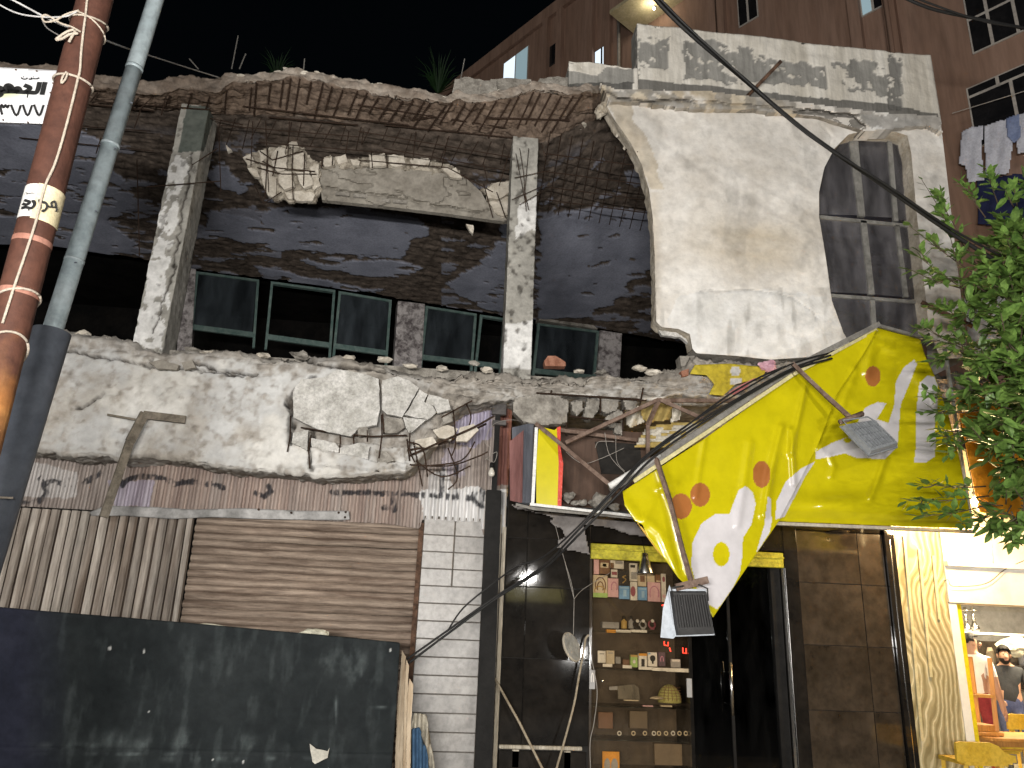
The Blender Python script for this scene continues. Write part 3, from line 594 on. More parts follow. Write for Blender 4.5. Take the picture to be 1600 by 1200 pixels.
def pk(px, py, P):
    g = np.zeros(px.shape)
    for pl in [[(985, 40), (996, 40), (1000, 130), (985, 140)], [(1000, 62), (1045, 60), (1046, 104), (1000, 106)], [(1066, 60), (1110, 62), (1140, 76), (1200, 92), (1290, 104), (1290, 136), (1200, 130), (1130, 128), (1072, 122)], [(1300, 96), (1370, 96), (1400, 130), (1390, 150), (1320, 140)], [(1388, 84), (1408, 86), (1410, 175), (1388, 170)], [(1150, 70), (1180, 76), (1200, 90), (1160, 90)]]:
        g = np.maximum(g, rag(px, py, pl, P, 9, 7, 6.))
    g = g*(fbm(P, 9, 5, 33.) > .42)
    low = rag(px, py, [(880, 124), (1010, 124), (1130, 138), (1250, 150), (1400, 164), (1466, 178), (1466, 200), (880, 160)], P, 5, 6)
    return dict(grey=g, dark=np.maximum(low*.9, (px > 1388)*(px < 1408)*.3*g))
parapet('parapet', 2.13, 6.05, 7.98, 9.02, -.6, .28, pk)
def pk2(px, py, P): return dict(grey=rag(px, py, [(880, 110), (930, 116), (950, 104), (990, 104), (990, 150), (880, 150)], P, 5, 7), dark=rag(px, py, [(880, 128), (990, 128), (990, 150), (880, 150)], P, 5, 7))
parapet('parapet_block', 1.27, 2.125, 7.92, 8.30, -.62, .3, pk2)
tube('stub_pipe', [at(1166, 152, -.6), at(1221, 95, -1.0)], .022, m_rust, bld)
# ---- glazed arch on the right: steel bars and dirty panes
g_arch = glass('dirty_arch_glass', (.85, .85, .88), .66, .08, (.21, .20, .205))
aw = MB().prism(at([1281, 1440, 1440, 1281], [336, 352, 357, 341], -.42), (0, .05, 0)).build('arched_window', m_archsteel, bld)
for pl in [[(1288, 458), (1446, 470), (1446, 475), (1288, 463)], [(1326, 212), (1340, 210), (1352, 338), (1342, 338)], [(1345, 344), (1354, 345), (1367, 460), (1358, 460)], [(1386, 208), (1393, 208), (1404, 345), (1397, 345)], [(1399, 352), (1405, 352), (1420, 464), (1413, 464)], [(1360, 468), (1367, 468), (1372, 540), (1364, 540)]]:
    poly_px('glazing_bar', pl, -.42, .04, m_archsteel, aw)
for pl in [[(1279, 335), (1279, 300), (1290, 258), (1306, 230), (1328, 212), (1341, 336)], [(1341, 212), (1386, 206), (1397, 340), (1352, 338)], [(1393, 206), (1420, 212), (1434, 344), (1404, 344)], [(1280, 342), (1344, 344), (1358, 459), (1288, 456)], [(1354, 346), (1399, 352), (1413, 464), (1367, 460)], [(1405, 352), (1436, 356), (1450, 470), (1420, 466)], [(1288, 464), (1360, 468), (1364, 540), (1296, 540)], [(1367, 468), (1448, 475), (1456, 540), (1372, 540)]]:
    poly_px('pane', pl, -.40, .006, g_arch, aw)
tube('diagonal_brace', [at(1440, 472, -.7), at(1520, 510, -.9)], .025, m_rust, bld)
# ================================================================== ground floor under the balcony
m_dark = M('dark_interior', (.012, .011, .010), (.03, .027, .024), 3, rough=.95)
box('ground_floor_wall', (-8.4, .16, .13), (-.1, .34, 4.3), m_dark, bld); box('ground_floor_wall', (-.1, .10, .13), (.80, .30, 4.3), m_dark, bld)
box('upper_floor_slab', (-8.4, -.3, 4.12), (6.1, 5.4, 4.34), m_conc, bld)
# ribbed metal lintel sheet with its old paint and black brush writing
m_sheet = M('ribbed_sheet_paint', (.20, .165, .145), (.38, .33, .30), 5, layers=[('pink', (.24, .18, .155), (.40, .32, .275), 6), ('lilac', (.30, .27, .36), (.52, .49, .60), 7), ('white', (.50, .49, .48), (.68, .67, .66), 7), ('red', (.14, .06, .05), (.30, .14, .11), 6), ('ink', (.012, .012, .016), (.03, .03, .036), 9)], rough=.75, bump=(30, .3), streak=True, spec=.25)
ink = [[(62, 748), (66, 756), (84, 752), (108, 758), (112, 740)], [(66, 752), (72, 770), (60, 784), (44, 786), (32, 784)], [(130, 756), (145, 746), (158, 740)], [(186, 748), (192, 758), (200, 748), (222, 744), (262, 748), (275, 758), (290, 752), (330, 756), (350, 762)], [(400, 770), (412, 776), (424, 766), (420, 760)], [(520, 770), (580, 770), (640, 772), (700, 776), (736, 778)], [(738, 776), (748, 762), (756, 772), (752, 790), (742, 784), (738, 776)], [(614, 780), (616, 796)], [(600, 794), (606, 792)], [(690, 730), (692, 770)], [(712, 724), (716, 770)]]
def inkm(a, b, P):
    d = np.full(a.shape, 1e9)
    for l in ink: d = np.minimum(d, dline(a, b, l))
    return np.clip((4.6-d+(fbm(P, 22, 3)-.5)*7)/1.5, 0, 1)*np.clip((fbm(P, (16, 16, 9), 4, 4.)-.36)*7, 0, .92)
lin = [(-330, 670), (620, 715), (650, 690), (700, 610), (802, 612), (790, 838), (756, 836), (748, 816), (660, 812), (655, 826), (640, 824), (600, 818), (310, 806), (200, 800), (-330, 772)]
def linY(a, b):
    P = at(a, b, -.03); u = (P[..., 0]/.072) % 1; r = np.clip(np.abs(u-.5)*5-.9, 0, 1)
    return -.04+r*.05+(fbm(P, 3, 3)-.5)*.03
lint = sheet_px('ribbed_lintel_sheet', lin, linY, 1.6, m_sheet, None, masks=dict(ink=inkm,
    pink=lambda a, b, P: np.clip((a-160)/60, 0, 1)*np.clip((660-a)/30, 0, 1)*np.clip(.5+(fbm(P, (9, 9, .8), 4)-.4)*3, 0, 1),
    lilac=lambda a, b, P: np.clip(rag(a, b, [(685, 610), (770, 610), (768, 690), (735, 700), (700, 690)], P, 9, 6)*.9+rag(a, b, [(168, 750), (240, 752), (236, 795), (180, 790)], P, 8, 6)*.6+rag(a, b, [(690, 700), (730, 700), (725, 745), (690, 740)], P, 10, 6)*.4, 0, 1),
    white=lambda a, b, P: np.clip(rag(a, b, [(660, 768), (760, 764), (800, 770), (800, 840), (660, 812)], P, 9, 7)+rag(a, b, [(-60, 700), (120, 738), (118, 778), (-60, 770)], P, 8, 6)*.45+rag(a, b, [(668, 742), (700, 735), (712, 770), (668, 775)], P, 8, 7)*.7, 0, 1),
    red=lambda a, b, P: rag(a, b, [(776, 612), (804, 612), (800, 760), (776, 760)], P, 5, 7)), th=.004)
lint.name = 'ribbed_lintel_sheet'; tag(lint, 'ribbed metal sheet with faded paint and black brush writing above the shutter', 'metal sheet')
# vertical ribbed metal panel
m_rib = M('rib_paint', (.16, .122, .094), (.42, .375, .325), 3.4, rough=.7, bump=(26, .35), rand=.25, streak=True, spec=.3, grime=.45)
vp = thing('ribbed_metal_panel', 'weathered beige vertical ribbed metal panel left of the roller shutter', 'metal panel', (-3.8, -.06, .13))
xs = -7.6; rm = None
me = mesh('rib', [(0, 0, .2), (.010, -.030, .2), (.062, -.026, .2), (.078, 0, .2), (0, 0, 2.66), (.010, -.030, 2.66), (.062, -.026, 2.66), (.078, 0, 2.66), (.094, .012, .2), (.094, .012, 2.66)], [(0, 1, 5, 4), (1, 2, 6, 5), (2, 3, 7, 6), ]); me.materials.append(m_rib)
rn = random.Random(4)
while xs < -2.52:
    o = bpy.data.objects.new('rib', me); COL.objects.link(o); o.location = (xs, .0+rn.uniform(-.006, .006), 0); o.rotation_euler = (0, 0, rn.uniform(-.04, .04)); adopt(o, vp); xs += .095
box('panel_backing', (-7.7, .03, .2), (-2.42, .05, 2.66), M('rib_gap_shade', (.035, .025, .018), (.09, .065, .05), 6, streak=True), vp)  # dark brown colour stands in for shade in the gaps between ribs
beam('panel_edge', (-2.40, -.03, .2), (-2.44, -.03, 2.64), .06, .05, m_rib, vp)
# roller shutter
m_shut = M('rusty_shutter', (.135, .094, .07), (.385, .305, .24), 8, rough=.8, bump=(30, .5), rand=.16, spec=.2, grime=.4, metal=.1, streak='x')
rs = thing('roller_shutter', 'closed brown rusty roller shutter beneath the broken balcony', 'roller shutter', (-1.25, 0, .13))
pv = []; npf = 9
for k in range(npf+1):
    t = k/npf; pv.append((.004-.030*math.sin(math.pi*t)**.7 if 0 < t < 1 else .006, t*.074))
v = [(x, y, z) for x in (0, 2.28) for (y, z) in pv]; n_ = npf+1
# long slats get slight dents along their length
V = []; nx = 40
for i in range(nx+1):
    for (y, z) in pv: V.append((2.28*i/nx, y+.006*math.sin(i*.9)*math.sin(i*.37), z+.002*math.sin(i*.5)))
F = [(i*n_+k, (i+1)*n_+k, (i+1)*n_+k+1, i*n_+k+1) for i in range(nx) for k in range(npf)]
me = mesh('slat', V, F); me.materials.append(m_shut)
for k in range(31):
    o = bpy.data.objects.new('slat', me); COL.objects.link(o); o.location = (-2.40+rn.uniform(-.004, .004), .05+rn.uniform(-.004, .004), .36+k*.0745); o.rotation_euler = (0, rn.uniform(-.0015, .0015), 0); adopt(o, rs)
me.shade_smooth()
box('guide_rail', (-.13, -.03, .13), (-.08, .08, 2.72), m_rust, rs); box('shutter_box_edge', (-2.4, .03, 2.66), (-.12, .1, 2.84), m_shut, rs)
# bent flat strip hanging over the shutter
m_zinc = M('grey_zinc', (.24, .235, .225), (.36, .35, .34), 5, rough=.6, bump=(20, .2), metal=.3)
def zY(a, b): return -.10+.02*np.sin(a*.045)+.015*np.sin(a*.11)
zs = sheet_px('bent_metal_strip', [(140, 800), (165, 790), (240, 792), (300, 796), (380, 794), (470, 798), (545, 798), (547, 812), (530, 813), (400, 811), (330, 808), (270, 811), (200, 806), (142, 806)], zY, 2, m_zinc, None, th=.004)
tag(zs, 'bent grey flat metal strip lying across the top of the roller shutter', 'metal strip')
for (x, y) in [(404, 796), (455, 801), (502, 801), (529, 801), (540, 800), (539, 808)]:
    MB().lathe(at(x, y, -.12), [(.012, 0), (.012, .01)], 8, (0, 1, 0)).build('rivet_hole', m_rebar, zs)
# bracket bar hanging from the fascia
br = thing('hanging_bracket', 'rusty L-shaped steel bracket hanging from the fascia left of the shutter', 'bracket', tuple(at(162, 808, -.72)))
m_oldsteel = M('weathered_steel', (.10, .085, .065), (.22, .19, .15), 10, rough=.85, bump=(40, .5))
beam('arm', at(162, 808, -.85), at(203, 690, -.78), .03, .075, m_oldsteel, br); beam('arm', at(203, 690, -.78), at(226, 646, -.72), .03, .085, m_oldsteel, br); beam('cross_bar', at(224, 648, -.72), at(290, 656, -.66), .03, .075, m_oldsteel, br); beam('cross_bar', at(168, 648, -.66), at(214, 656, -.68), .02, .02, m_oldsteel, br)
# ---- white tiled pier
m_tile = M('white_tile', (.28, .262, .242), (.345, .328, .308), 3, rough=.38, bump=(8, .06), rand=.11, spec=.4, grime=.34)
m_grout = M('grout', (.07, .06, .05), (.16, .14, .12), 14, rough=.95)
tp = thing('tiled_pier', 'white tiled pier behind the black steel post', 'pier', (.35, 0, .13))
box('mortar_bed', (-.085, .0, .13), (.775, .10, 2.80), m_grout, tp)
def tile(x0, x1, z0, z1, dy=0.):
    b_ = .004; mb = MB().box((x0+.004, -.018+dy, z0+.004), (x1-.004, .0, z1-.004), b_); return mb.build('tile', m_tile, tp)
z = 2.775; r = 0
while z > .3:
    h = .172
    if r < 4:
        tile(-.08, .245, z-h, z, rn.uniform(-.004, .003)); tile(.25, .57, z-h, z, rn.uniform(-.004, .003))
    else: tile(-.08, .57, z-h, z, rn.uniform(-.004, .003))
    tile(.60, .70, z-h, z, rn.uniform(-.004, .003)); z -= h; r += 1
m_cream = M('chipped_cream_paint', (.36, .31, .23), (.52, .47, .38), 9, rough=.7, bump=(30, .3), grime=.5, streak=True)
box('cream_trim', (.705, -.04, .13), (.735, .0, 2.85), m_cream, tp); box('cream_trim', (.745, -.055, .13), (.785, .0, 2.72), m_cream, tp)
# ---- black steel post with its bulb
m_blk = M('black_steel', (.008, .0075, .007), (.015, .014, .013), 6, rough=.7, bump=(30, .2), spec=.15)
pp = thing('steel_post', 'black square steel post in front of the white tiled pier', 'post', (.62, -.30, .13))
beam('shaft', (.635, -.3, .13), (.615, -.3, 3.05), .12, .155, m_blk, pp)
m_chan = M('grey_channel', (.055, .05, .048), (.12, .11, .105), 8, rough=.7)
for (y0, y1, lit) in ((613, 648, 1), (656, 664, 1)):
    a = at(770, y0, -.36); b = at(791, y1, -.36); MB().box((a[0], -.36, b[2]), (b[0], -.30, a[2]), .004).build('channel', m_chan if lit else m_blk, pp)
beam('upper_shaft', (.62, -.27, 3.05), (.625, -.27, 4.08), .085, .05, m_blk, pp)
lb = thing('light_bulb', 'unlit frosted bulb in a black holder hanging on the black post', 'light bulb', tuple(at(768, 750, -.42)))
c = at(768, 738, -.42); MB().lathe(c, [(.004, -.045), (.022, -.042), (.034, -.022), (.035, -.005), (.028, .015), (.018, .032), (.016, .045)], 16).build('bulb', M('frosted_glass', (.55, .52, .45), (.6, .57, .5), 3, rough=.25, bump=None, spec=.5), lb, True)
MB().lathe(c, [(.022, .045), (.024, .07), (.02, .10), (.008, .105)], 12).build('holder', m_blk, lb, True)
tube('wire', smooth_line([c+np.array([0, 0, .1]), at(766, 700, -.42), at(758, 690, -.42), at(770, 664, -.40), at(800, 656, -.42), at(842, 664, -.9)], 5), .003, M('pale_wire', (.30, .28, .25), (.36, .33, .3), 3), lb, 5)
tube('wire', smooth_line([at(758, 718, -.4), at(776, 706, -.4), at(772, 722, -.4), at(760, 716, -.4)], 5), .003, MATS['pale_wire'], lb, 5)
# ---- dark board leaning in front, and the boards stacked behind it
m_board = M('dark_board', (.011, .014, .015), (.019, .023, .024), 2.4, layers=[('scuff', (.07, .085, .085), (.13, .15, .15), 12), ('chip', (.45, .45, .43), (.6, .6, .58), 6), ('bluep', (.012, .014, .024), (.02, .022, .036), 3)], rough=.72, bump=(9, .2), spec=.12, rvar=.15)
specks = [(172, 1013, 2.6), (225, 1018, 2.6), (159, 996, 1.), (246, 1058, 1.), (232, 1112, 1.), (12, 1139, 1.6), (610, 1016, 1.6), (332, 1187, 1.5), (380, 1190, 1.8)]
def chipm(a, b, P):
    m = np.zeros(a.shape)
    for (x, y, r) in specks: m = np.maximum(m, np.clip((r-np.hypot(a-x, (b-y)*.7))*1.5, 0, 1))
    return m
def scf(a, b, P):
    m = np.zeros(a.shape)
    for (x, y, rx, ry) in [(180, 1160, 20, 14), (228, 1164, 18, 10), (285, 1162, 16, 16), (385, 1166, 14, 14), (230, 1178, 120, 3), (560, 1050, 26, 30), (530, 1030, 40, 20), (320, 1186, 90, 5), (430, 1185, 60, 3), (110, 1165, 60, 5), (590, 1105, 14, 2), (525, 1110, 2, 30)]:
        m = np.maximum(m, np.exp(-((a-x)/rx)**2-((b-y)/ry)**2))
    return np.clip(m*np.clip((fbm(P, (10, 10, 5), 6)-.42)*3.5, 0, .8)+np.clip((fbm(P, (14, 9, 3), 5, 9.)-.55)*1.2, 0, .16), 0, .8)
bd = sheet_px('dark_board', [(-330, 922), (300, 974), (560, 998), (622, 1004), (625, 1006), (619, 1110), (612, 1200), (606, 1290), (-330, 1290)], lambda a, b: -1.0-(1150-b)*.0006+.012*np.sin(a*.012)+.006*np.sin(a*.031+b*.02)+.012*np.clip(1-np.abs(b-1168-a*.02)/2.5, 0, 1)+.008*np.clip(1-np.abs(a-527+(b-1100)*.08)/2, 0, 1)*(b > 1060)+(fbm(at(a, b, -1.), 3, 3)-.5)*.03, 2.5, m_board, None, masks=dict(chip=chipm, scuff=scf, bluep=lambda a, b, P: np.clip((110-a)/80, 0, 1)), th=.025)
tag(bd, 'large dark green-black board leaning across the shutter at lower left', 'board')
poly_px('torn_flap', [(484, 1162), (494, 1170), (512, 1174), (515, 1168), (512, 1184), (492, 1194), (488, 1190)], -1.06, .004, M('pale_paper', (.42, .40, .34), (.55, .52, .45), 8, rough=.8), bd, .6)
m_ply = M('plywood_edge', (.30, .22, .14), (.48, .39, .28), 12, rough=.85, rand=.25, streak=True)
for i, (x0, x1, y0, lab) in enumerate([(628, 634, 1016, 'pale board edge pressed against the dark board'), (635, 639, 1030, 'thin plywood board edge standing between a pale board and a brown board'), (640, 646, 1060, 'brown board edge standing nearest the tiled pier')]):
    o = poly_px('stacked_board', [(x0, y0), (x1, y0+10), (x1-4, 1130), (x1-6, 1290), (x0-14, 1290), (x0-8, 1120)], -.9+.03*i, .02, m_ply, None, .5, i); tag(o, lab, 'board', 'boards stacked behind the dark board')
m_bagc = M('blue_cloth', (.03, .07, .13), (.06, .12, .20), 9, rough=.9, bump=(30, .5)); m_bagw = M('dirty_canvas', (.30, .27, .21), (.48, .44, .36), 9, rough=.9, bump=(30, .5))
bg_ = thing('cloth_bundle', 'blue and off-white cloth bundle standing against the white tiles', 'cloth', tuple(at(660, 1250, -.75)))
sheet_px('canvas_wrap', [(648, 1114), (664, 1116), (670, 1140), (678, 1200), (680, 1290), (640, 1290), (640, 1150)], lambda a, b: -.72+.04*np.sin(a*.5+b*.02), 2, m_bagw, bg_, th=.01); sheet_px('blue_cloth', [(643, 1140), (654, 1136), (664, 1166), (674, 1215), (676, 1290), (642, 1290)], lambda a, b: -.80+.03*np.sin(a*.6), 2, m_bagc, bg_, th=.01)
pb = thing('plastic_bag', 'crumpled pale plastic bag behind the top edge of the dark board', 'plastic bag', tuple(at(497, 1000, -.9)))
m_bag = M('pale_plastic', (.50, .47, .36), (.62, .60, .48), 9, rough=.5, bump=(20, .5))
lump('bag', at(492, 992, -.9), (.12, .07, .05), m_bag, pb, 3, 3, .7)
hs = tube('pale_hose', smooth_line(px_pts([(292, 986), (300, 980), (318, 976), (340, 978), (358, 982)], -1.03), 5), .012, m_bag); tag(hs, 'short pale curved hose piece on the top edge of the dark board', 'hose')
# ================================================================== shop front with black polished panels
m_gloss = M('black_polished', (.010, .009, .008), (.020, .017, .014), 2.5, rough=.05, bump=(3, .012), spec=.3, grime=.3, rvar=.03)
m_brown = M('brown_polished', (.030, .023, .016), (.060, .046, .033), 1.6, rough=.10, bump=(3, .02), spec=.6, rvar=.08, grime=.4)
sf = thing('shop_front', 'black polished shop front with a glazed display window and dark glass door', 'shop front', (3, 0, .13))
def panel(x0, x1, z0, z1, mat, Y=0.0): return MB().box((x0+.003, Y-.02, z0+.003), (x1-.003, Y, z1-.003), .003).build('panel', mat, sf)
box('shop_wall', (.80, .012, .13), (1.70, .2, 3.4), m_dark, sf)
for (x0, x1) in ((.80, 1.02), (1.02, 1.69)):
    for (z0, z1) in ((.62, 1.42), (1.42, 2.12), (2.12, 2.62), (2.62, 3.05)): panel(x0, x1, z0, z1, m_gloss, rn.uniform(-.003, .003))
MB().box((.80, -.06, .585), (1.62, .0, .62), .006).build('ledge', m_cream, sf); MB().box((.80, -.05, .30), (1.66, .0, .57), .004).build('base_panel', m_gloss, sf)
for x in (.93, 1.44): MB().box((x, -.05, .42), (x+.07, .0, .58), .004).build('ledge_bracket', m_cream, sf)
box('base_slab', (.80, -.08, .13), (5.1, .012, .29), m_dark, sf)
# display window recess
WX0, WX1 = 1.72, 2.74
box('window_back', (WX0, .46, .30), (WX1, .50, 2.8), M('window_back_brown', (.05, .036, .025), (.11, .082, .055), 2, rough=.6), sf); box('window_side', (1.695, .0, .30), (1.72, .5, 2.9), m_brown, sf); box('window_side', (2.74, .0, .30), (2.78, .5, 2.9), m_gloss, sf); box('window_base', (WX0, .0, .30), (WX1, .46, .40), m_brown, sf)
m_yel = M('yellow_paint', (.42, .36, .02), (.58, .52, .04), 5, rough=.55, grime=.5, streak=False)
MB().box((1.70, -.03, 2.44), (3.83, .05, 2.60), .006).build('yellow_header', m_yel, sf); MB().box((1.70, -.05, 2.535), (3.83, -.03, 2.555), .003).build('header_bead', m_yel, sf)
g_shop = glass('shop_glass', (.93, .89, .82), 1.06, .03, (.16, .12, .08))
box('window_glass', (WX0, -.005, .30), (WX1, .003, 2.44), g_shop, sf)
for (y, w_) in ((988, 1), (1046, 1), (1103, 0), (1154, 0)):
    zz = at(1000, y, .2)[2]; box('shelf', (WX0+.01, .03, zz-.008), (WX1-.01, .44, zz), glass('shelf_glass', (.8, .82, .78), .8, .05, (.3, .3, .26)), sf)
# transom band above, soot-black
for (x0, x1, z0, z1) in ((1.70, 2.8, 2.61, 3.1), (2.8, 3.95, 2.61, 3.1)): panel(x0, x1, z0, z1, m_gloss, .0)
# door
dr = MB().box((3.69, .02, .13), (3.80, .10, 2.44), .004).build('door', m_blk, sf)
g_door = glass('dark_door_glass', (.10, .10, .10), .96, .04, (.02, .02, .02))
box('door_leaf', (3.23, .06, .15), (3.685, .072, 2.43), g_door, dr); box('side_light', (2.785, .06, .15), (3.19, .07, 2.43), g_door, dr); box('meeting_stile', (3.195, .045, .13), (3.225, .085, 2.43), m_blk, dr)
m_chrome = M('brushed_steel', (.55, .54, .52), (.65, .64, .62), 5, rough=.25, metal=1, bump=None)
h0 = at(1141, 1035, -.06); h1 = at(1143, 1118, -.06); tube('handle', [(h0[0], -.06, h0[2]), (h0[0], -.06, h1[2])], .019, m_chrome, dr); tube('handle', [(h0[0]+.13, .14, h0[2]), (h0[0]+.13, .14, h1[2])], .012, m_chrome, dr)
for q in (h0[2]-.1, h1[2]+.1): tube('handle_post', [(h0[0], -.06, q), (h0[0]+.02, .06, q)], .008, m_chrome, dr)
box('bright_jamb', (3.805, -.01, .13), (3.835, .02, 2.44), m_chrome, sf); box('jamb', (3.84, -.03, .13), (3.985, .06, 2.95), m_gloss, sf)
box('shop_dark_room', (2.80, 1.4, .13), (3.95, 1.45, 2.8), m_dark, sf); box('shop_dark_side', (2.76, .5, .13), (2.79, 1.4, 2.8), m_dark, sf); box('shop_dark_side', (3.95, .1, .13), (3.98, 1.4, 2.8), m_dark, sf); box('shop_dark_ceiling', (2.785, .1, 2.7), (3.98, 1.45, 2.74), m_dark, sf)
# plastic sheet hanging inside the dark doorway
sheet_px('plastic_drape', [(1084, 1000), (1120, 1000), (1135, 1060), (1138, 1290), (1080, 1290)], lambda a, b: .35+.03*np.sin(a*.4+b*.1)+(fbm(at(a, b, .3), 12, 3)-.5)*.08, 2, M('black_plastic', (.008, .008, .008), (.014, .014, .014), 4, rough=.3, bump=(20, .3)), sf)
# right-hand brown panels
box('panel_backing', (3.99, .012, .13), (5.12, .2, 3.3), m_dark, sf)
zj = [.40, 1.02, 1.66, 2.30, 2.86]; xj = [3.99, 4.70, 5.0]
for a, b in zip(zj[:-1], zj[1:]):
    for c, d in zip(xj[:-1], xj[1:]): panel(c, d, a, b, m_brown, rn.uniform(-.002, .002))
panel(3.99, 5.0, 2.865, 3.1, m_gloss, .0)
box('black_pilaster', (5.005, -.06, .13), (5.115, .0, 2.92), m_gloss, sf); box('silver_edge', (5.055, -.066, .13), (5.063, -.06, 2.80), m_chrome, sf)
MB().box((3.99, -.05, .30), (5.0, .0, .39), .005).build('ledge', m_cream, sf)
sp = MB().lathe(at(1310, 832, -.05), [(.11, 0), (.12, .012), (.10, .02)], 20, (0, 0, 1)).build('ceiling_spot_ring', m_brown, sf)
# torn grey film hanging above the left panels
m_film = M('grey_film', (.16, .145, .135), (.22, .20, .19), 4, rough=.6, bump=(10, .2))
tf = sheet_px('torn_film', [(800, 788), (840, 800), (866, 802), (930, 806), (990, 812), (1010, 838), (985, 836), (960, 826), (930, 822), (912, 818), (921, 866), (882, 858), (870, 856), (872, 846), (884, 840), (878, 826), (866, 822), (858, 814), (868, 810), (845, 802), (806, 794)], lambda a, b: -.35+.03*np.sin(a*.08)+.02*np.sin(b*.12), 2, m_film, None, ragged=2.5, th=.003)
tag(tf, 'torn grey film hanging under the sign box above the black panels', 'torn film')
# hanging disc on its wires
dsk = thing('hanging_disc', 'round grey disc with pale rim hanging on wires before the black panels', 'disc', tuple(at(893, 1032, -.35)))
c = at(893, 1011, -.35); ax = Vector((.72, -.60, .36))
MB().lathe(c, [(.11, -.012), (.142, -.012), (.148, 0), (.142, .012), (.135, .012)], 28, ax).build('rim', m_cream, dsk, False)
MB().lathe(Vector(c)+ax.normalized()*.010, [(.136, 0), (.134, .004), (.05, .005)], 28, ax).build('face', M('grey_disc', (.19, .20, .20), (.34, .35, .34), 9, rough=.6, bump=(26, .5)), dsk)
m_wire = M('pale_wire', (.3, .28, .25))
tube('wire', px_pts([(896, 992), (897, 936)], -.35), .003, m_wire, dsk, 5); tube('wire', smooth_line(px_pts([(897, 936), (880, 868), (862, 800)], -.35), 4), .0025, m_wire, dsk, 5); tube('wire', smooth_line(px_pts([(897, 936), (893, 912), (879, 866)], -.36), 4), .0025, m_wire, dsk, 5); tube('wire', smooth_line([at(897, 936, -.35), at(912, 920, -.2), at(955, 894, -.03)], 4), .0025, m_wire, dsk, 5)
# leaning sticks
m_stick = M('old_stick', (.26, .21, .14), (.40, .34, .25), 14, rough=.85, bump=(40, .5))
st = tube('leaning_stick', [at(772, 1058, -.12), at(812, 1130, -.25), at(848, 1202, -.4), at(880, 1268, -.5)], .012, m_stick); tag(st, 'straight wooden stick leaning from the tile edge across the black panel', 'stick')
st = tube('leaning_stick', smooth_line([at(920, 992, -.1), at(915, 998, -.1), at(913, 1010, -.12), at(904, 1060, -.16), at(897, 1100, -.2), at(884, 1150, -.25), at(868, 1206, -.3), at(850, 1270, -.35)], 4), .011, m_stick); tag(st, 'curved pale cable-wrapped stick leaning beside the display window', 'stick')
wc = tube('window_cord', smooth_line([at(922, 994, -.05), at(925, 1030, -.05), at(933, 1080, -.05), at(928, 1130, -.05), at(922, 1160, -.05), at(923, 1210, -.06)], 5), .004, M('pale_wire', (.3, .28, .25)), None, 5); tag(wc, 'thin pale cord hanging down the left edge of the display window', 'cord')
# ================================================================== collapsed yellow sign
m_vinyl = M('yellow_vinyl', (.47, .405, .004), (.54, .465, .005), 1.3, layers=[('white', (.58, .55, .56), (.63, .60, .61), 3), ('brown', (.33, .115, .03), (.38, .14, .04), 6), ('red', (.55, .04, .02), (.6, .06, .03), 5)], rough=.24, bump=(2.2, .02), spec=.5, grime=.12, coat=.4)
sg = thing('collapsed_sign', 'torn yellow vinyl shop sign with white lettering folded over its fallen frame', 'sign', tuple(at(1300, 830, -1.15)))
def cp(pl): return [(960+u/2.5, 500+v/2.5) for u, v in pl]
W1 = cp([(300, 960), (305, 870), (340, 795), (395, 757), (450, 757), (465, 715), (485, 665), (512, 648), (540, 672), (552, 720), (535, 800), (502, 850), (500, 920), (490, 990), (455, 1060), (402, 1130), (365, 1110), (322, 1045)])
W2 = cp([(628, 780), (634, 705), (672, 628), (730, 580), (785, 552), (745, 612), (705, 690), (664, 768)]); W2b = cp([(552, 915), (586, 800), (600, 688), (612, 700), (614, 790), (606, 830)])
W3 = cp([(785, 515), (850, 480), (925, 452), (958, 385), (980, 342), (1030, 320), (1062, 326), (1025, 388), (1070, 402), (1092, 340), (1100, 240), (1130, 185), (1170, 155), (1182, 172), (1150, 255), (1118, 330), (1112, 410), (1105, 495), (1060, 542), (950, 540), (900, 520), (840, 535), (785, 545)])
W4 = cp([(1192, 245), (1222, 218), (1250, 220), (1264, 260), (1262, 340), (1250, 400), (1256, 480), (1250, 535), (1220, 555), (1170, 558), (1180, 480), (1178, 380), (1185, 300)])
def whitem(a, b, P):
    m = inpoly(a, b, W1) | inpoly(a, b, W2) | inpoly(a, b, W2b) | inpoly(a, b, W3) | inpoly(a, b, W4)
    m &= ~(((a-1127)/13)**2+((b-866)/19)**2 < 1); m &= ~(((a-1324)/6)**2+((b-688)/4)**2 < 1)
    return m.astype(float)
def brownm(a, b, P):
    m = np.zeros(a.shape, bool)
    for (x, y, rx, ry) in ((1094, 773, 15.5, 18.5), (1064, 791, 17, 20), (1190, 741, 14, 21), (1364, 588, 12, 16)): m |= ((a-x)/rx)**2+((b-y)/ry)**2 < 1
    return m.astype(float)
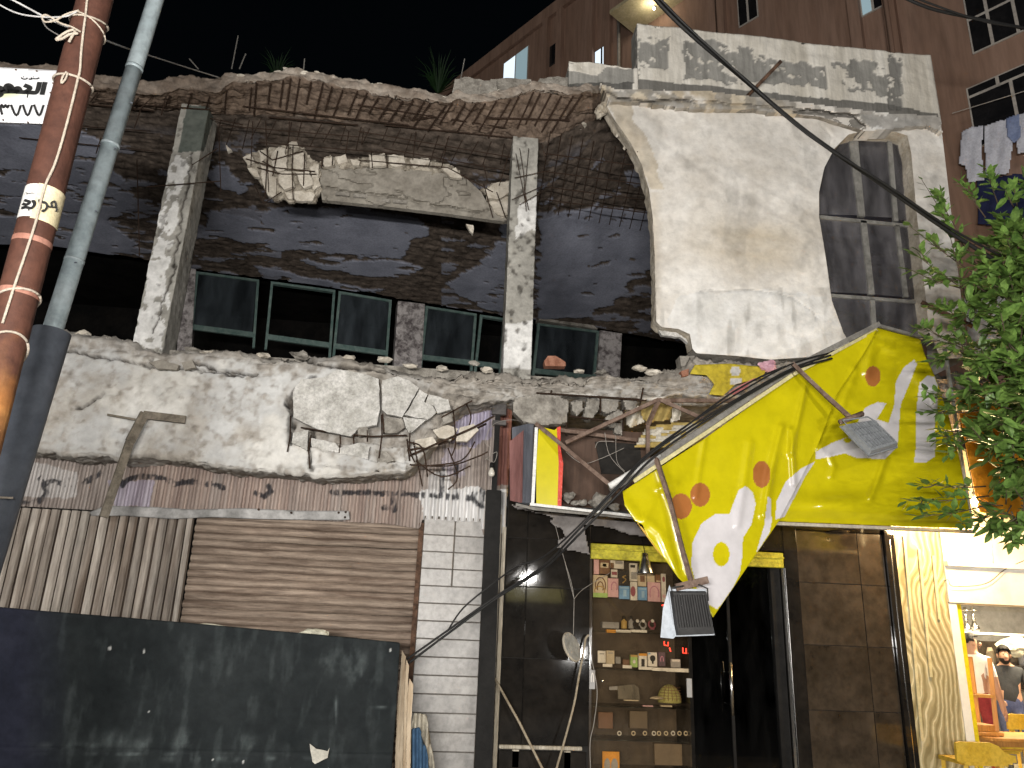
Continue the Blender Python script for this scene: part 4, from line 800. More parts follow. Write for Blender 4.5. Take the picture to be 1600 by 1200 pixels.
folds = [([(355, 450), (330, 600), (318, 690)], .012, 5), ([(530, 480), (505, 640), (480, 800)], .016, 7), ([(652, 420), (610, 600), (585, 760)], .03, 7), ([(690, 430), (696, 540), (702, 640)], .025, 5), ([(748, 250), (715, 400), (690, 520)], .022, 5), ([(1018, 36), (1000, 120), (988, 205)], .03, 9), ([(940, 200), (890, 330), (800, 500)], .02, 7), ([(1055, 545), (1030, 620), (1000, 690)], .03, 6), ([(840, 530), (856, 570), (846, 610)], .015, 5), ([(1040, 90), (1100, 120), (1190, 110)], .02, 9), ([(180, 575), (240, 760), (300, 980)], .03, 9), ([(30, 700), (110, 790), (150, 700)], .012, 8), ([(120, 780), (180, 830), (260, 1020)], .015, 8), ([(240, 640), (170, 660)], .012, 6), ([(1100, 660), (960, 700), (820, 720)], .02, 12), ([(1180, 220), (1250, 300), (1290, 420)], .02, 10), ([(1225, 300), (1240, 270), (1250, 330)], .01, 3)]
folds = [(cp(l), h, w_/1.0) for l, h, w_ in folds]
def foldY(a, b):
    P = at(a, b, -1.2); y = (fbm(P, 1.5, 2, 4.)-.5)*.09+(fbm(P, 4, 2, 14.)-.5)*.012
    for l, h, w_ in folds: y = y-1.5*h*np.exp(-(dline(a, b, l)/w_)**2)
    return y
def YA(a, b): return -1.22-.36*np.clip((1400-a)/420, 0, 1)-.10*np.clip((b-780)/180, 0, 1)+foldY(a, b)*.9
def YB(a, b): return -1.10-.10*np.exp(-((b-792-(a-1300)*.04)/20)**2)-.04*np.clip((a-1400)/100, 0, 1)+foldY(a, b)*.8
flapA = [(973, 768), (1000, 750), (1100, 686), (1240, 586), (1300, 552), (1372, 514), (1345, 560), (1308, 616), (1292, 660), (1276, 700), (1248, 756), (1216, 816), (1184, 862), (1150, 912), (1114, 965), (1106, 950), (1090, 930), (1078, 920), (1060, 903), (1030, 862), (1012, 838), (1004, 820), (992, 814), (976, 790)]
sheet_px('vinyl_flap', flapA, YA, 1.4, m_vinyl, sg, masks=dict(white=whitem, brown=brownm, red=lambda a, b, P: a*0), th=.003)
backB = [(1240, 590), (1300, 556), (1366, 512), (1400, 514), (1438, 530), (1446, 556), (1462, 590), (1480, 640), (1500, 720), (1520, 826), (1400, 822), (1200, 814), (1180, 790), (1220, 690)]
sheet_px('vinyl_face', backB, YB, 1.4, m_vinyl, sg, masks=dict(white=whitem, brown=brownm, red=lambda a, b, P: a*0), th=.003)
m_frame = M('sign_frame_steel', (.10, .062, .045), (.22, .155, .12), 12, rough=.8, bump=(40, .5)); m_alu = M('dull_aluminium', (.38, .37, .35), (.52, .51, .48), 8, rough=.5, metal=.3)
m_greyrail = M('grey_rail', (.15, .14, .125), (.25, .235, .21), 10, rough=.8)
# fallen top rail with its cream lining
beam('top_rail', at(955, 766, -1.62), at(1240, 574, -1.42), .07, .05, m_greyrail, sg); beam('top_rail', at(1236, 576, -1.42), at(1372, 507, -1.2), .06, .05, m_greyrail, sg); beam('top_rail', at(1370, 508, -1.2), at(1442, 528, -1.15), .03, .03, m_greyrail, sg)
beam('rail_lining', at(990, 752, -1.63), at(1238, 586, -1.46), .012, .035, M('cream_lining', (.5, .44, .22), (.62, .56, .3), 8), sg); beam('rail_lining', at(1240, 585, -1.46), at(1370, 515, -1.24), .012, .03, MATS['cream_lining'], sg)
tube('white_tube', [at(952, 760, -1.66), at(1030, 712, -1.6)], .028, M('white_pvc', (.62, .61, .58), (.72, .71, .68), 9, rough=.5), sg)
beam('bottom_rail', at(1060, 812, -1.08), at(1522, 831, -1.08), .05, .03, M('cream_rail', (.40, .35, .27), (.5, .45, .36), 8), sg)
sheet_px('torn_edge_lining', [(976, 790), (980, 786), (998, 818), (1012, 834), (1040, 868), (1066, 900), (1080, 916), (1072, 912), (1050, 886), (1026, 860), (1006, 832)], lambda a, b: YA(a, b)+.012, 2, M('orange_edge', (.55, .32, .05), (.65, .42, .08), 6), sg)
beam('right_post', at(1476, 545, -1.0), at(1518, 822, -1.02), .03, .03, m_alu, sg)
# sign box on the left
m_boxin = M('sign_box_board', (.045, .028, .02), (.10, .062, .045), 3, rough=.85, streak=True, bump=(14, .3))
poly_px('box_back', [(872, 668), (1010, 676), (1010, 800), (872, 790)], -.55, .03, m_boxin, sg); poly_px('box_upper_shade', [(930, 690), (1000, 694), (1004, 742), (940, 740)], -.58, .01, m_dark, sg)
poly_px('yellow_strip', [(842, 666), (866, 672), (872, 668), (874, 720), (876, 792), (838, 788), (838, 720)], -1.05, .004, m_vinyl, sg, 0)
poly_px('red_strip', [(870, 668), (876, 666), (876, 700), (880, 724), (877, 792), (871, 792), (873, 724)], -1.056, .004, M('red_vinyl', (.5, .04, .025), (.6, .07, .04), 4, rough=.3), sg)
beam('side_rail', at(838, 668, -1.06), at(832, 790, -1.06), .02, .03, M('white_pvc', (.6, .6, .6)), sg); beam('bottom_edge', at(828, 788, -1.07), at(1005, 808, -1.07), .03, .025, MATS['white_pvc'], sg)
poly_px('side_panel', [(800, 668), (834, 660), (830, 788), (802, 782)], -.62, .02, M('dark_navy_panel', (.05, .055, .07), (.11, .115, .135), 5, rough=.6, streak=True), sg); poly_px('side_panel', [(796, 690), (818, 672), (816, 786), (797, 782)], -.64, .015, M('maroon_panel', (.12, .045, .04), (.24, .11, .10), 5, rough=.7, streak=True), sg)
P_ = lambda x, y, Y: at(x, y, Y)
box_floor = MB().add([P_(802, 784, -.6), P_(832, 791, -1.04), P_(1004, 805, -1.04), P_(1000, 800, -.58)], [(0, 1, 2, 3)]).build('box_floor', M('blue_tray', (.10, .13, .16), (.2, .23, .26), 6), sg)
poly_px('tray_edge', [(806, 786), (834, 792), (1000, 808), (1000, 812), (834, 797), (806, 790)], -1.0, .01, m_greyrail, sg)
for (a, b, ya, yb) in [((838, 662), (966, 768), -1.1, -1.6), ((1030, 624), (884, 692), -1.15, -.9), ((1030, 624), (1012, 664), -1.15, -1.0), ((1012, 664), (1012, 720), -1.0, -1.0), ((1030, 624), (1100, 655), -1.15, -1.35), ((1030, 626), (1170, 626), -1.1, -1.0), ((872, 672), (1010, 690), -.7, -.7)]:
    beam('frame_tube', P_(*a, ya), P_(*b, yb), .035, .035, m_frame, sg)
# lamp arms that belong to the sign frame
for (a, b, ya, yb) in [((1025, 716), (1046, 780), -1.62, -1.70), ((1046, 780), (1068, 866), -1.70, -1.76), ((1068, 866), (1080, 908), -1.76, -1.80)]: beam('lamp_arm', P_(*a, ya), P_(*b, yb), .042, .035, m_frame, sg)
beam('lamp_arm', P_(1056, 918, -1.80), P_(1106, 906, -1.80), .03, .06, m_frame, sg)
beam('lamp_arm', P_(1238, 568, -1.50), P_(1290, 618, -1.62), .045, .035, m_frame, sg); beam('lamp_arm', P_(1290, 618, -1.62), P_(1330, 654, -1.72), .05, .04, m_frame, sg); tube('lamp_arm', [P_(1312, 660, -1.74), P_(1348, 646, -1.74)], .025, m_frame, sg)
for pts in [[(945, 676), (952, 710), (976, 738), (990, 745)], [(962, 680), (964, 720), (976, 736)], [(884, 706), (910, 724), (940, 716), (975, 700)], [(930, 700), (936, 690), (960, 690)]]:
    tube('loose_wire', smooth_line(px_pts(pts, -.72), 5), .003, M('pale_wire', (.3, .28, .25)), sg, 5)
# floodlights
m_fl = M('grey_casting', (.17, .18, .19), (.24, .25, .26), 6, rough=.55, bump=(30, .15)); m_flb = M('black_casting', (.028, .027, .026), (.045, .043, .042), 6, rough=.6, bump=(30, .2))
def flood(label, corners, Y, th, mat, nx, ny, rims):
    """finned back of a floodlight: corners TL, TR, BR, BL in the picture at depths Y"""
    C = [Vector(at(c[0], c[1], y)) for c, y in zip(corners, Y)]
    nrm = (C[1]-C[0]).cross(C[3]-C[0]).normalized()
    if nrm.y > 0: nrm = -nrm
    fl = thing('floodlight', label, 'floodlight', tuple(C[3]), 'sign floodlights')
    q = lambda u, v: (C[0]*(1-u)+C[1]*u)*(1-v)+(C[3]*(1-u)+C[2]*u)*v
    mb = MB(); o = -nrm*th
    mb.add([q(0, 0), q(1, 0), q(1, 1), q(0, 1), q(-.03, -.03)+o, q(1.03, -.03)+o, q(1.03, 1.03)+o, q(-.03, 1.03)+o], [(0, 1, 2, 3), (7, 6, 5, 4), (0, 4, 5, 1), (1, 5, 6, 2), (2, 6, 7, 3), (3, 7, 4, 0)]); mb.build('housing', mat, fl)
    if rims:
        mb = MB(); o2 = -nrm*(th+.012); mb.add([q(-.06, -.08)+o, q(1.06, -.08)+o, q(1.06, 1.06)+o, q(-.06, 1.06)+o, q(-.06, -.08)+o2, q(1.06, -.08)+o2, q(1.06, 1.06)+o2, q(-.06, 1.06)+o2], [(0, 1, 2, 3), (7, 6, 5, 4), (0, 4, 5, 1), (1, 5, 6, 2), (2, 6, 7, 3), (3, 7, 4, 0)]); mb.build('front_glass_frame', rims, fl)
    for i in range(nx):
        u = (i+.5)/nx*.94+.03
        for k in range(ny):
            v0 = .05+.9*k/ny; v1 = v0+.9/ny*.86; a, b = q(u, v0)+nrm*.009, q(u, v1)+nrm*.009
            MB().beam(a, b, (C[1]-C[0]).length/nx*.42, .02, up=tuple(nrm)).build('fin', mat, fl)
    return fl, q, nrm
fl, q, nr = flood('black finned floodlight hanging at the lower tip of the yellow sign', [(1051, 926), (1104, 926), (1116, 990), (1060, 992)], (-1.84, -1.84, -1.80, -1.80), .05, m_flb, 13, 1, M('pale_film_frame', (.40, .43, .47), (.5, .53, .57), 5))
tube('yoke', [q(.0, .1), q(-.02, -.12), q(.35, -.16)], .007, m_flb, fl, 6); tube('yoke', [q(1.0, .2), q(1.05, -.1), q(.8, -.2)], .007, m_flb, fl, 6)
poly_px('peeling_film', [(1046, 914), (1052, 930), (1060, 990), (1052, 998), (1032, 996), (1036, 950)], -1.76, .004, M('blue_white_film', (.45, .49, .54), (.55, .58, .62), 4, rough=.5), fl)
fl, q, nr = flood('grey finned floodlight clamped in front of the white letters of the yellow sign', [(1322, 663), (1366, 656), (1403, 692), (1362, 704)], (-1.80, -1.76, -1.84, -1.92), .05, m_fl, 9, 4, MATS['grey_casting'])
tube('yoke', [q(.0, .1), q(.0, -.15), q(.9, -.15), q(1.0, .1)], .008, m_fl, fl, 6)
# ---- old sign remnants on the slab and rags behind the frame
m_oldy = M('old_yellow_sign', (.42, .32, .02), (.52, .42, .04), 4, layers=[('white', (.5, .48, .45), (.6, .58, .55), 4)], rough=.6, grime=.4)
osn = sheet_px('old_sign_board', [(1086, 570), (1140, 568), (1198, 574), (1192, 590), (1150, 600), (1130, 618), (1108, 616), (1116, 600), (1104, 586), (1078, 584)], -.80, 2, m_oldy, None, masks=dict(white=lambda a, b, P: ((np.hypot(a-1149, b-580) < 8) | ((np.abs(a-1150) < 9) & (b > 590) & (b < 602))).astype(float)), th=.01)
tag(osn, 'old yellow sign board with a pale figure lying on the slab behind the fallen rail', 'sign board')
m_pink = M('pink_wrapper', (.45, .22, .28), (.55, .32, .38), 9, rough=.4); m_redw = M('red_wrapper', (.36, .11, .11), (.5, .22, .2), 9, rough=.4)
o = lump('plastic_wrapper', at(1200, 572, -.82), (.10, .05, .06), m_pink, None, 5, 3, .7); tag(o, 'pink plastic wrapper on the slab beside the old yellow sign board', 'wrapper')
o = poly_px('plastic_wrapper', [(1138, 614), (1160, 600), (1182, 590), (1168, 604), (1152, 616)], -1.1, .02, m_redw, None, .8); tag(o, 'red wrapper scrap caught under the black cables by the old sign board', 'wrapper')
m_paper = M('paper_rag', (.42, .38, .30), (.62, .58, .50), 12, rough=.9, bump=(30, .5)); m_tanrag = M('tan_rag', (.34, .24, .07), (.46, .35, .13), 6, rough=.85, bump=(20, .4))
for i, (pl, mt, lab) in enumerate([([(1002, 640), (1030, 628), (1052, 630), (1048, 656), (1012, 660), (1000, 654)], m_tanrag, 'tan torn vinyl scrap hanging inside the sign frame'), ([(1050, 634), (1064, 632), (1062, 656), (1048, 660)], m_paper, 'pale paper scrap hanging beside the tan vinyl scrap'), ([(976, 646), (998, 634), (1006, 660), (986, 668), (978, 662)], m_paper, 'white crumpled paper at the left end of the tan vinyl scrap')]):
    o = sheet_px('scrap', pl, lambda a, b: -.75+.05*np.sin(a*.25+b*.1), 2, mt, None, th=.004, ragged=1.5); tag(o, lab, 'scrap')
for i in range(7):
    y = 664+i*4.5; o = sheet_px('paper_layer', [(1010-i*3, y+4), (1040, y-2), (1090, y-6), (1140-i*4, y-10), (1130-i*6, y+2), (1070, y+8), (1012-i*3, y+9)], lambda a, b, i=i: -.85+.03*np.sin(a*.12+i)-.02*i, 3, m_paper if i % 3 else m_tanrag, sg, th=.006, ragged=2)
# concrete blocks still hanging under the slab edge
for i, (pl, y_) in enumerate([([(804, 622), (840, 616), (872, 620), (888, 626), (886, 660), (850, 664), (818, 660), (802, 642)], -.62), ([(892, 628), (910, 626), (912, 640), (902, 650), (894, 640)], -.58), ([(918, 622), (938, 626), (936, 640), (924, 656), (912, 652)], -.60), ([(938, 626), (968, 620), (964, 640), (948, 646), (940, 642)], -.58), ([(946, 652), (966, 640), (974, 646), (960, 668), (946, 666)], -.62), ([(974, 624), (996, 618), (994, 640), (978, 640)], -.6), ([(960, 660), (974, 656), (972, 680), (960, 676)], -.6)]):
    o = sheet_px('hanging_concrete', pl, lambda a, b, y_=y_: y_+(fbm(at(a, b, -.6), 9, 4)-.5)*.10, 2, m_conc, bld, ragged=1.5, th=.12)
for a, b in [((838, 614), (1000, 624)), ((930, 620), (1010, 626)), ((860, 616), (862, 610)), ((1005, 606), (1000, 632)), ((890, 650), (970, 660)), ((885, 660), (885, 680)), ((938, 622), (938, 645)), ((975, 640), (973, 672))]:
    bar('rebar', P_(*a, -.66), P_(*b, -.66), .009, m_rebar, bld)
# rubble on the slab edge and in the sign box
rn = random.Random(21)
for i, (x, y, s) in enumerate([(300, 546, .05), (330, 552, .06), (410, 556, .05), (470, 556, .07), (545, 560, .05), (602, 562, .05), (740, 568, .04), (760, 578, .05), (905, 580, .04), (940, 582, .05), (1000, 576, .05), (1020, 582, .06), (1046, 584, .05), (640, 572, .05), (690, 576, .05), (170, 530, .05), (130, 522, .05), (185, 534, .04)]):
    o = lump('rubble_piece', at(x, y, -.52), (s*1.5, s, s*.6), m_chunk if i % 3 else m_conc, None, i+9, 2, .8); tag(o, 'pale lump of broken plaster lying along the edge of the balcony slab', 'rubble', 'plaster rubble along the balcony slab edge')
for i, (x, y, s) in enumerate([(888, 776, .06), (940, 784, .10), (910, 786, .04), (925, 784, .035), (960, 792, .05), (898, 786, .035)]):
    o = lump('rubble_piece', at(x, y, -.85), (s*1.1, s, s*.8), m_conc, None, i+40, 2, .8); tag(o, 'grey lump of broken concrete lying in the open sign box', 'rubble', 'concrete rubble in the sign box')
o = poly_px('brick', [(850, 564), (856, 556), (868, 556), (884, 566), (884, 572), (852, 572)], -.55, .1, m_brick, None, .6); tag(o, 'broken red brick lying on the slab right of the second column', 'brick')
o = poly_px('brick', [(1064, 580), (1076, 576), (1076, 586), (1066, 588)], -.7, .1, m_brick, None, .3); tag(o, 'small red brick end at the left of the old yellow sign board', 'brick')
o = poly_px('brick', [(1062, 556), (1086, 556), (1086, 580), (1066, 578)], -.55, .15, m_conc, None, .8); tag(o, 'grey brick stub standing under the broken arch jamb', 'brick')
# ================================================================== cables
m_cab = M('black_cable', (.010, .010, .010), (.018, .017, .016), 6, rough=.6, bump=None)
def cable(pts, Ys, r, label, mat=m_cab, name='cable', k=6):
    o = tube(name, smooth_line([tuple(at(p[0], p[1], y)) for p, y in zip(pts, Ys)], k), r, mat, None, 7); return tag(o, label, 'cable')
cable([(990, -40), (1060, 36), (1160, 122), (1260, 206), (1380, 290), (1480, 360), (1560, 410)], [-3.4, -3.2, -3., -2.8, -2.6, -2.4, -2.3], .019, 'thick black cable crossing the parapet and arched wall diagonally')
cable([(994, -44), (1064, 32), (1164, 124), (1262, 210), (1382, 287), (1484, 356), (1564, 400)], [-3.45, -3.25, -3.05, -2.85, -2.65, -2.45, -2.3], .011, 'thinner black cable twisted along the thick diagonal cable')
cable([(1380, -20), (1450, 12), (1530, 30), (1620, 48)], [-2, -2, -2, -2], .018, 'black cable across the upper right corner above the big windows')
cable([(1385, -22), (1460, 8), (1540, 34), (1620, 46)], [-2.03]*4, .011, 'thin black cable wound round the upper right corner cable')
B1 = [(1300, 560), (1240, 578), (1160, 622), (1080, 672), (1015, 720), (970, 768), (900, 840), (850, 888), (780, 932), (700, 990), (636, 1038)]
YB1 = [-1.4, -1.5, -1.62, -1.66, -1.68, -1.7, -1.5, -1.2, -1.0, -.9, -.8]
cable(B1, YB1, .011, 'black cable running down the fallen sign rail to the boards, lowest of its bundle')
cable([(x-2, y-5+3*math.sin(i)) for i, (x, y) in enumerate(B1)], [y-.02 for y in YB1], .010, 'black cable in the middle of the bundle on the sign rail')
cable([(x-6, y-8) for (x, y) in B1[:7]]+[(846, 872), (810, 884), (770, 912), (724, 950), (700, 985)], [y-.03 for y in YB1[:7]]+[-1.25, -1.15, -1.0, -.95, -.9], .008, 'black cable leaving the sign bundle and sagging before the black post')
cable([(1228, 572), (1190, 588), (1140, 616), (1080, 660), (1010, 712), (985, 740), (960, 766)], [-1.55, -1.6, -1.64, -1.68, -1.7, -1.72, -1.72], .009, 'short black cable lying topmost on the fallen sign rail')
m_pc = M('grey_white_wire', (.35, .34, .33), (.5, .49, .48), 9, rough=.6)
cable([(-30, -25), (24, 2), (90, 36), (162, 62), (200, 76), (250, 92), (300, 108), (345, 122)], [-4.4, -4.3, -4.25, -4.0, -3.4, -2.6, -1.6, -.85], .006, 'pale wire strung from behind the rusty pole to the broken roof edge', m_pc)
cable([(-30, -10), (20, 18), (60, 26), (100, 26), (120, 18)], [-4.3]*5, .005, 'pale wire drooping into the knot at the top of the rusty pole', m_pc)
# ================================================================== poles at the left
m_pole = M('rusty_pole', (.060, .024, .016), (.098, .040, .026), 4, layers=[('orange', (.33, .13, .035), (.42, .20, .06), 6)], rough=.75, bump=(24, .25), grime=.3)
PX0 = at(71, 300, -4.2)[0]; PY0 = -4.2; PR = .095
rp = thing('rusty_pole', 'reddish brown steel pole with a lettered paper band and rope', 'pole', (PX0, PY0, 0))
zs = np.linspace(0, 7.6, 160); th = np.linspace(0, 2*math.pi, 33); Z, TH = np.meshgrid(zs, th, indexing='ij')
P = np.stack([PX0+PR*np.cos(TH), PY0+PR*np.sin(TH), Z], -1); zo = at(30, 560, -4.2)[2]
grid_mesh('shaft', P, m_pole, rp, dict(orange=np.clip((zo-Z)*2+(fbm(P, 5, 4)-.5)*3, 0, 1)))
def cyl(px, py, rr):
    """where the line of sight meets the pole's round front"""
    d = ray(px, py); ox, oy = CAMP[0]-PX0, CAMP[1]-PY0; a = d[0]**2+d[1]**2; b = 2*(ox*d[0]+oy*d[1]); c = ox*ox+oy*oy-rr*rr; D = max(b*b-4*a*c, 0); t = (-b-math.sqrt(D))/(2*a); return CAMP+d*t
def band(name, zc0, zc1, rr, mat, th0=0, th1=2*math.pi):
    zs = np.linspace(zc0, zc1, 6); th = np.linspace(th0, th1, 33); Z, TH = np.meshgrid(zs, th, indexing='ij'); return grid_mesh(name, np.stack([PX0+rr*np.cos(TH), PY0+rr*np.sin(TH), Z], -1), mat, rp)
bz1 = cyl(65, 288, PR)[2]; bz0 = cyl(58, 340, PR)[2]
pb_ = band('paper_band', bz0, bz1, PR+.002, M('white_paper', (.62, .61, .58), (.72, .70, .67), 6, rough=.8)); pc_ = band('cream_paper', bz0-.01, bz1+.004, PR+.0035, M('cream_paper', (.58, .49, .29), (.68, .60, .40), 6, rough=.8), R(-84), R(30))
m_ink = M('black_ink', (.012, .012, .012), (.02, .02, .02), 5, rough=.7, bump=None)
def ink_px(name, strokes, fn, wd, mat, parent, nrm):
    mb = MB()
    for s in strokes: ribbon(mb, smooth_line([tuple(fn(x, y)) for x, y in s], 5), wd, nrm=nrm)
    return mb.build(name, mat, parent)
c5 = lambda s: [(u/4, 300+v/4) for u, v in s]
ink_px('lettering', [c5(s) for s in [[(150, 50), (185, 62), (165, 78), (140, 72)], [(132, 100), (160, 95), (195, 100), (215, 80), (215, 62)], [(175, 110), (182, 108)], [(198, 60), (212, 58), (214, 78)], [(246, 45), (250, 95), (238, 108)], [(262, 62), (285, 70), (290, 95), (272, 118), (262, 112)], [(295, 88), (320, 92), (345, 90), (338, 60), (318, 66), (322, 90)], [(345, 88), (352, 110), (345, 122)]]], lambda x, y: cyl(x, y, PR+.0065), .017, m_ink, pb_, (-.1, -1, 0))
ink_px('lettering', [c5(s) for s in [[(160, 4), (180, 8), (200, 6), (218, 8)], [(165, 12), (172, 12)]]], lambda x, y: cyl(x, y, PR+.0065), .004, m_ink, pb_, (-.1, -1, 0))
for (y, lab) in ((368, 'tape_ring'), (455, 'tape_ring')):
    zc = cyl(45, y, PR)[2]; band(lab, zc-.02, zc+.012, PR+.0015, M('faded_tape', (.28, .12, .085), (.38, .19, .14), 7))
m_rope = M('pale_rope', (.40, .34, .27), (.52, .45, .37), 14, rough=.9, bump=(60, .6))
tube('rope', smooth_line([tuple(cyl(x, y, PR+.008)) for x, y in [(137, -8), (133, 30), (130, 52), (127, 80), (125, 110), (122, 122), (113, 160), (100, 210), (86, 256), (70, 292), (55, 350), (38, 402), (20, 455), (4, 505)]], 4), .007, m_rope, rp, 6)
def loop_rope(z, r, tilt, ph=0): tube('rope', [(PX0+(PR+.007)*math.cos(a), PY0+(PR+.007)*math.sin(a), z+tilt*math.sin(a+ph)) for a in np.linspace(0, 2*math.pi, 33)], r, m_rope, rp, 6)
for (x, y, r, t, ph) in ((125, 18, .006, .03, 0), (128, 26, .005, -.04, 1), (112, 116, .007, .01, 0), (18, 458, .007, .04, 2), (5, 540, .007, .08, 2.4)): loop_rope(cyl(x, y, PR)[2], r, t, ph)
tube('rope', smooth_line(px_pts([(122, 52), (108, 54), (98, 60), (88, 62), (92, 58), (104, 50), (116, 46)], -4.32), 4), .008, m_rope, rp, 6); tube('rope', smooth_line(px_pts([(118, 48), (112, 58), (108, 66)], -4.32), 4), .008, m_rope, rp, 6)
tube('rope', smooth_line(px_pts([(124, 16), (104, 22), (86, 32), (70, 34), (66, 26), (74, 24), (94, 36), (112, 42), (126, 50)], -4.3), 4), .006, m_rope, rp, 6); tube('rope', smooth_line(px_pts([(66, 32), (74, 44), (90, 54), (96, 58)], -4.3), 4), .004, M('dark_cord', (.12, .11, .10), (.16, .15, .14), 5), rp, 6); tube('rope', smooth_line(px_pts([(104, 112), (98, 120), (96, 130), (102, 124), (106, 114)], -4.31), 4), .006, m_rope, rp, 6)
# galvanised lamp post, leaning
m_galv = M('galvanised_steel', (.30, .36, .38), (.40, .46, .48), 3, rough=.5, bump=(18, .12), metal=.15, grime=.35); m_slv = M('grey_sleeve_paint', (.075, .085, .105), (.10, .11, .13), 3, rough=.55, bump=(18, .15))
pt = at(243, 0, -3.6); pbm = at(82, 517, -3.6); dv = (pt-pbm)/(pt[2]-pbm[2]); g0 = pbm+dv*(0-pbm[2])
lp = thing('lamp_post', 'pale galvanised lamp post with thick grey sleeve beside the rusty pole', 'lamp post', tuple(g0))
stp = at(214, 106, -3.6)[2]
MB().tube([pbm-dv*.1, pbm+dv*.0, pbm+dv*(stp-pbm[2])], [.058, .057, .053], 24).build('lower_tube', m_galv, lp, True); MB().tube([pbm+dv*(stp-pbm[2]-.02), pbm+dv*(stp-pbm[2]), pbm+dv*(stp-pbm[2]+3.2)], [.0545, .0545, .042], 24).build('upper_tube', m_galv, lp, True); MB().tube([pbm+dv*(stp-pbm[2]-.012), pbm+dv*(stp-pbm[2]+.004)], [.0565, .0565], 24).build('joint_ring', m_galv, lp, True)
MB().tube([g0, pbm-dv*.004, pbm], [.115, .105, .098], 24).build('sleeve', m_slv, lp, True)
for k_, z_ in enumerate((4.6, 3.75)):
    q_ = pbm+dv*(z_-pbm[2]); MB().tube([q_, q_+dv*.018], .0585 if z_ < stp else .056, 24).build('weld_ring', m_galv, lp, True)
for (x_, y_) in ((150, 330), (118, 410), (180, 232), (205, 160)):
    lump('paint_chip', at(x_, y_, -3.655), (.010, .004, .006), m_slv, lp, x_, 1)
sr = MB().tube([np.array(at(20, 778, -3.72)), np.array(at(-30, 776, -3.72))], .006, 6).build('clamp_wire', m_rope, lp)
# white enamel sign behind the poles
SY = -3.75
es = thing('newspaper_sign', 'white metal sign with black Arabic lettering behind the rusty pole', 'sign', tuple(at(30, 192, SY)))
sgn = sheet_px('plate', [(-90, 100), (91, 110), (70, 193), (-110, 186)], SY, 3, M('white_enamel', (.60, .60, .62), (.70, .70, .71), 3, layers=[('lime', (.52, .56, .30), (.6, .62, .38), 4)], rough=.4, bump=(12, .08), grime=.12), es, masks=dict(lime=lambda a, b, P: np.exp(-((a-10)/22)**2-((b-146)/8)**2)), th=.01)
c1 = lambda s: [(u/4, v/4) for u, v in s]
big = [[(282, 512), (262, 592)], [(248, 512), (236, 560), (222, 578), (190, 578), (120, 574), (60, 572), (20, 574), (-20, 572)], [(150, 532), (188, 548), (172, 566), (152, 576)], [(168, 598), (176, 598)], [(128, 572), (118, 552), (100, 552), (96, 570), (112, 576)], [(84, 570), (70, 540), (44, 532), (34, 552), (50, 570), (66, 556), (44, 546)], [(20, 572), (4, 548), (-14, 552), (-10, 572), (8, 590), (-20, 604)]]
dig = [[(272, 656), (244, 722), (212, 654)], [(200, 656), (172, 722), (142, 654)], [(130, 656), (102, 722), (68, 654)], [(56, 654), (46, 672), (34, 656), (22, 672), (10, 654), (4, 680), (14, 716)], [(-10, 654), (-20, 720)]]
ink_px('lettering', [c1(s) for s in big], lambda x, y: at(x, y, SY-.004), .030, m_ink, es, (0, -1, 0)); ink_px('lettering', [c1(s) for s in dig], lambda x, y: at(x, y, SY-.004), .014, m_ink, es, (0, -1, 0))
ink_px('lettering', [c1(s) for s in [[(246, 486), (225, 492), (205, 490)], [(195, 484), (198, 494), (180, 494)], [(172, 486), (160, 494), (140, 492), (132, 484)], [(212, 480), (208, 480)], [(150, 480), (145, 480)]]], lambda x, y: at(x, y, SY-.004), .009, m_ink, es, (0, -1, 0))
for (x, y) in ((100, 436), (230, 444), (340, 478), (332, 520), (316, 580), (175, 765), (20, 750), (300, 662)):
    MB().lathe(at(x/4, y/4, SY-.004), [(.006, 0), (.005, .004)], 8, (0, -1, 0)).build('screw', m_rust, es)
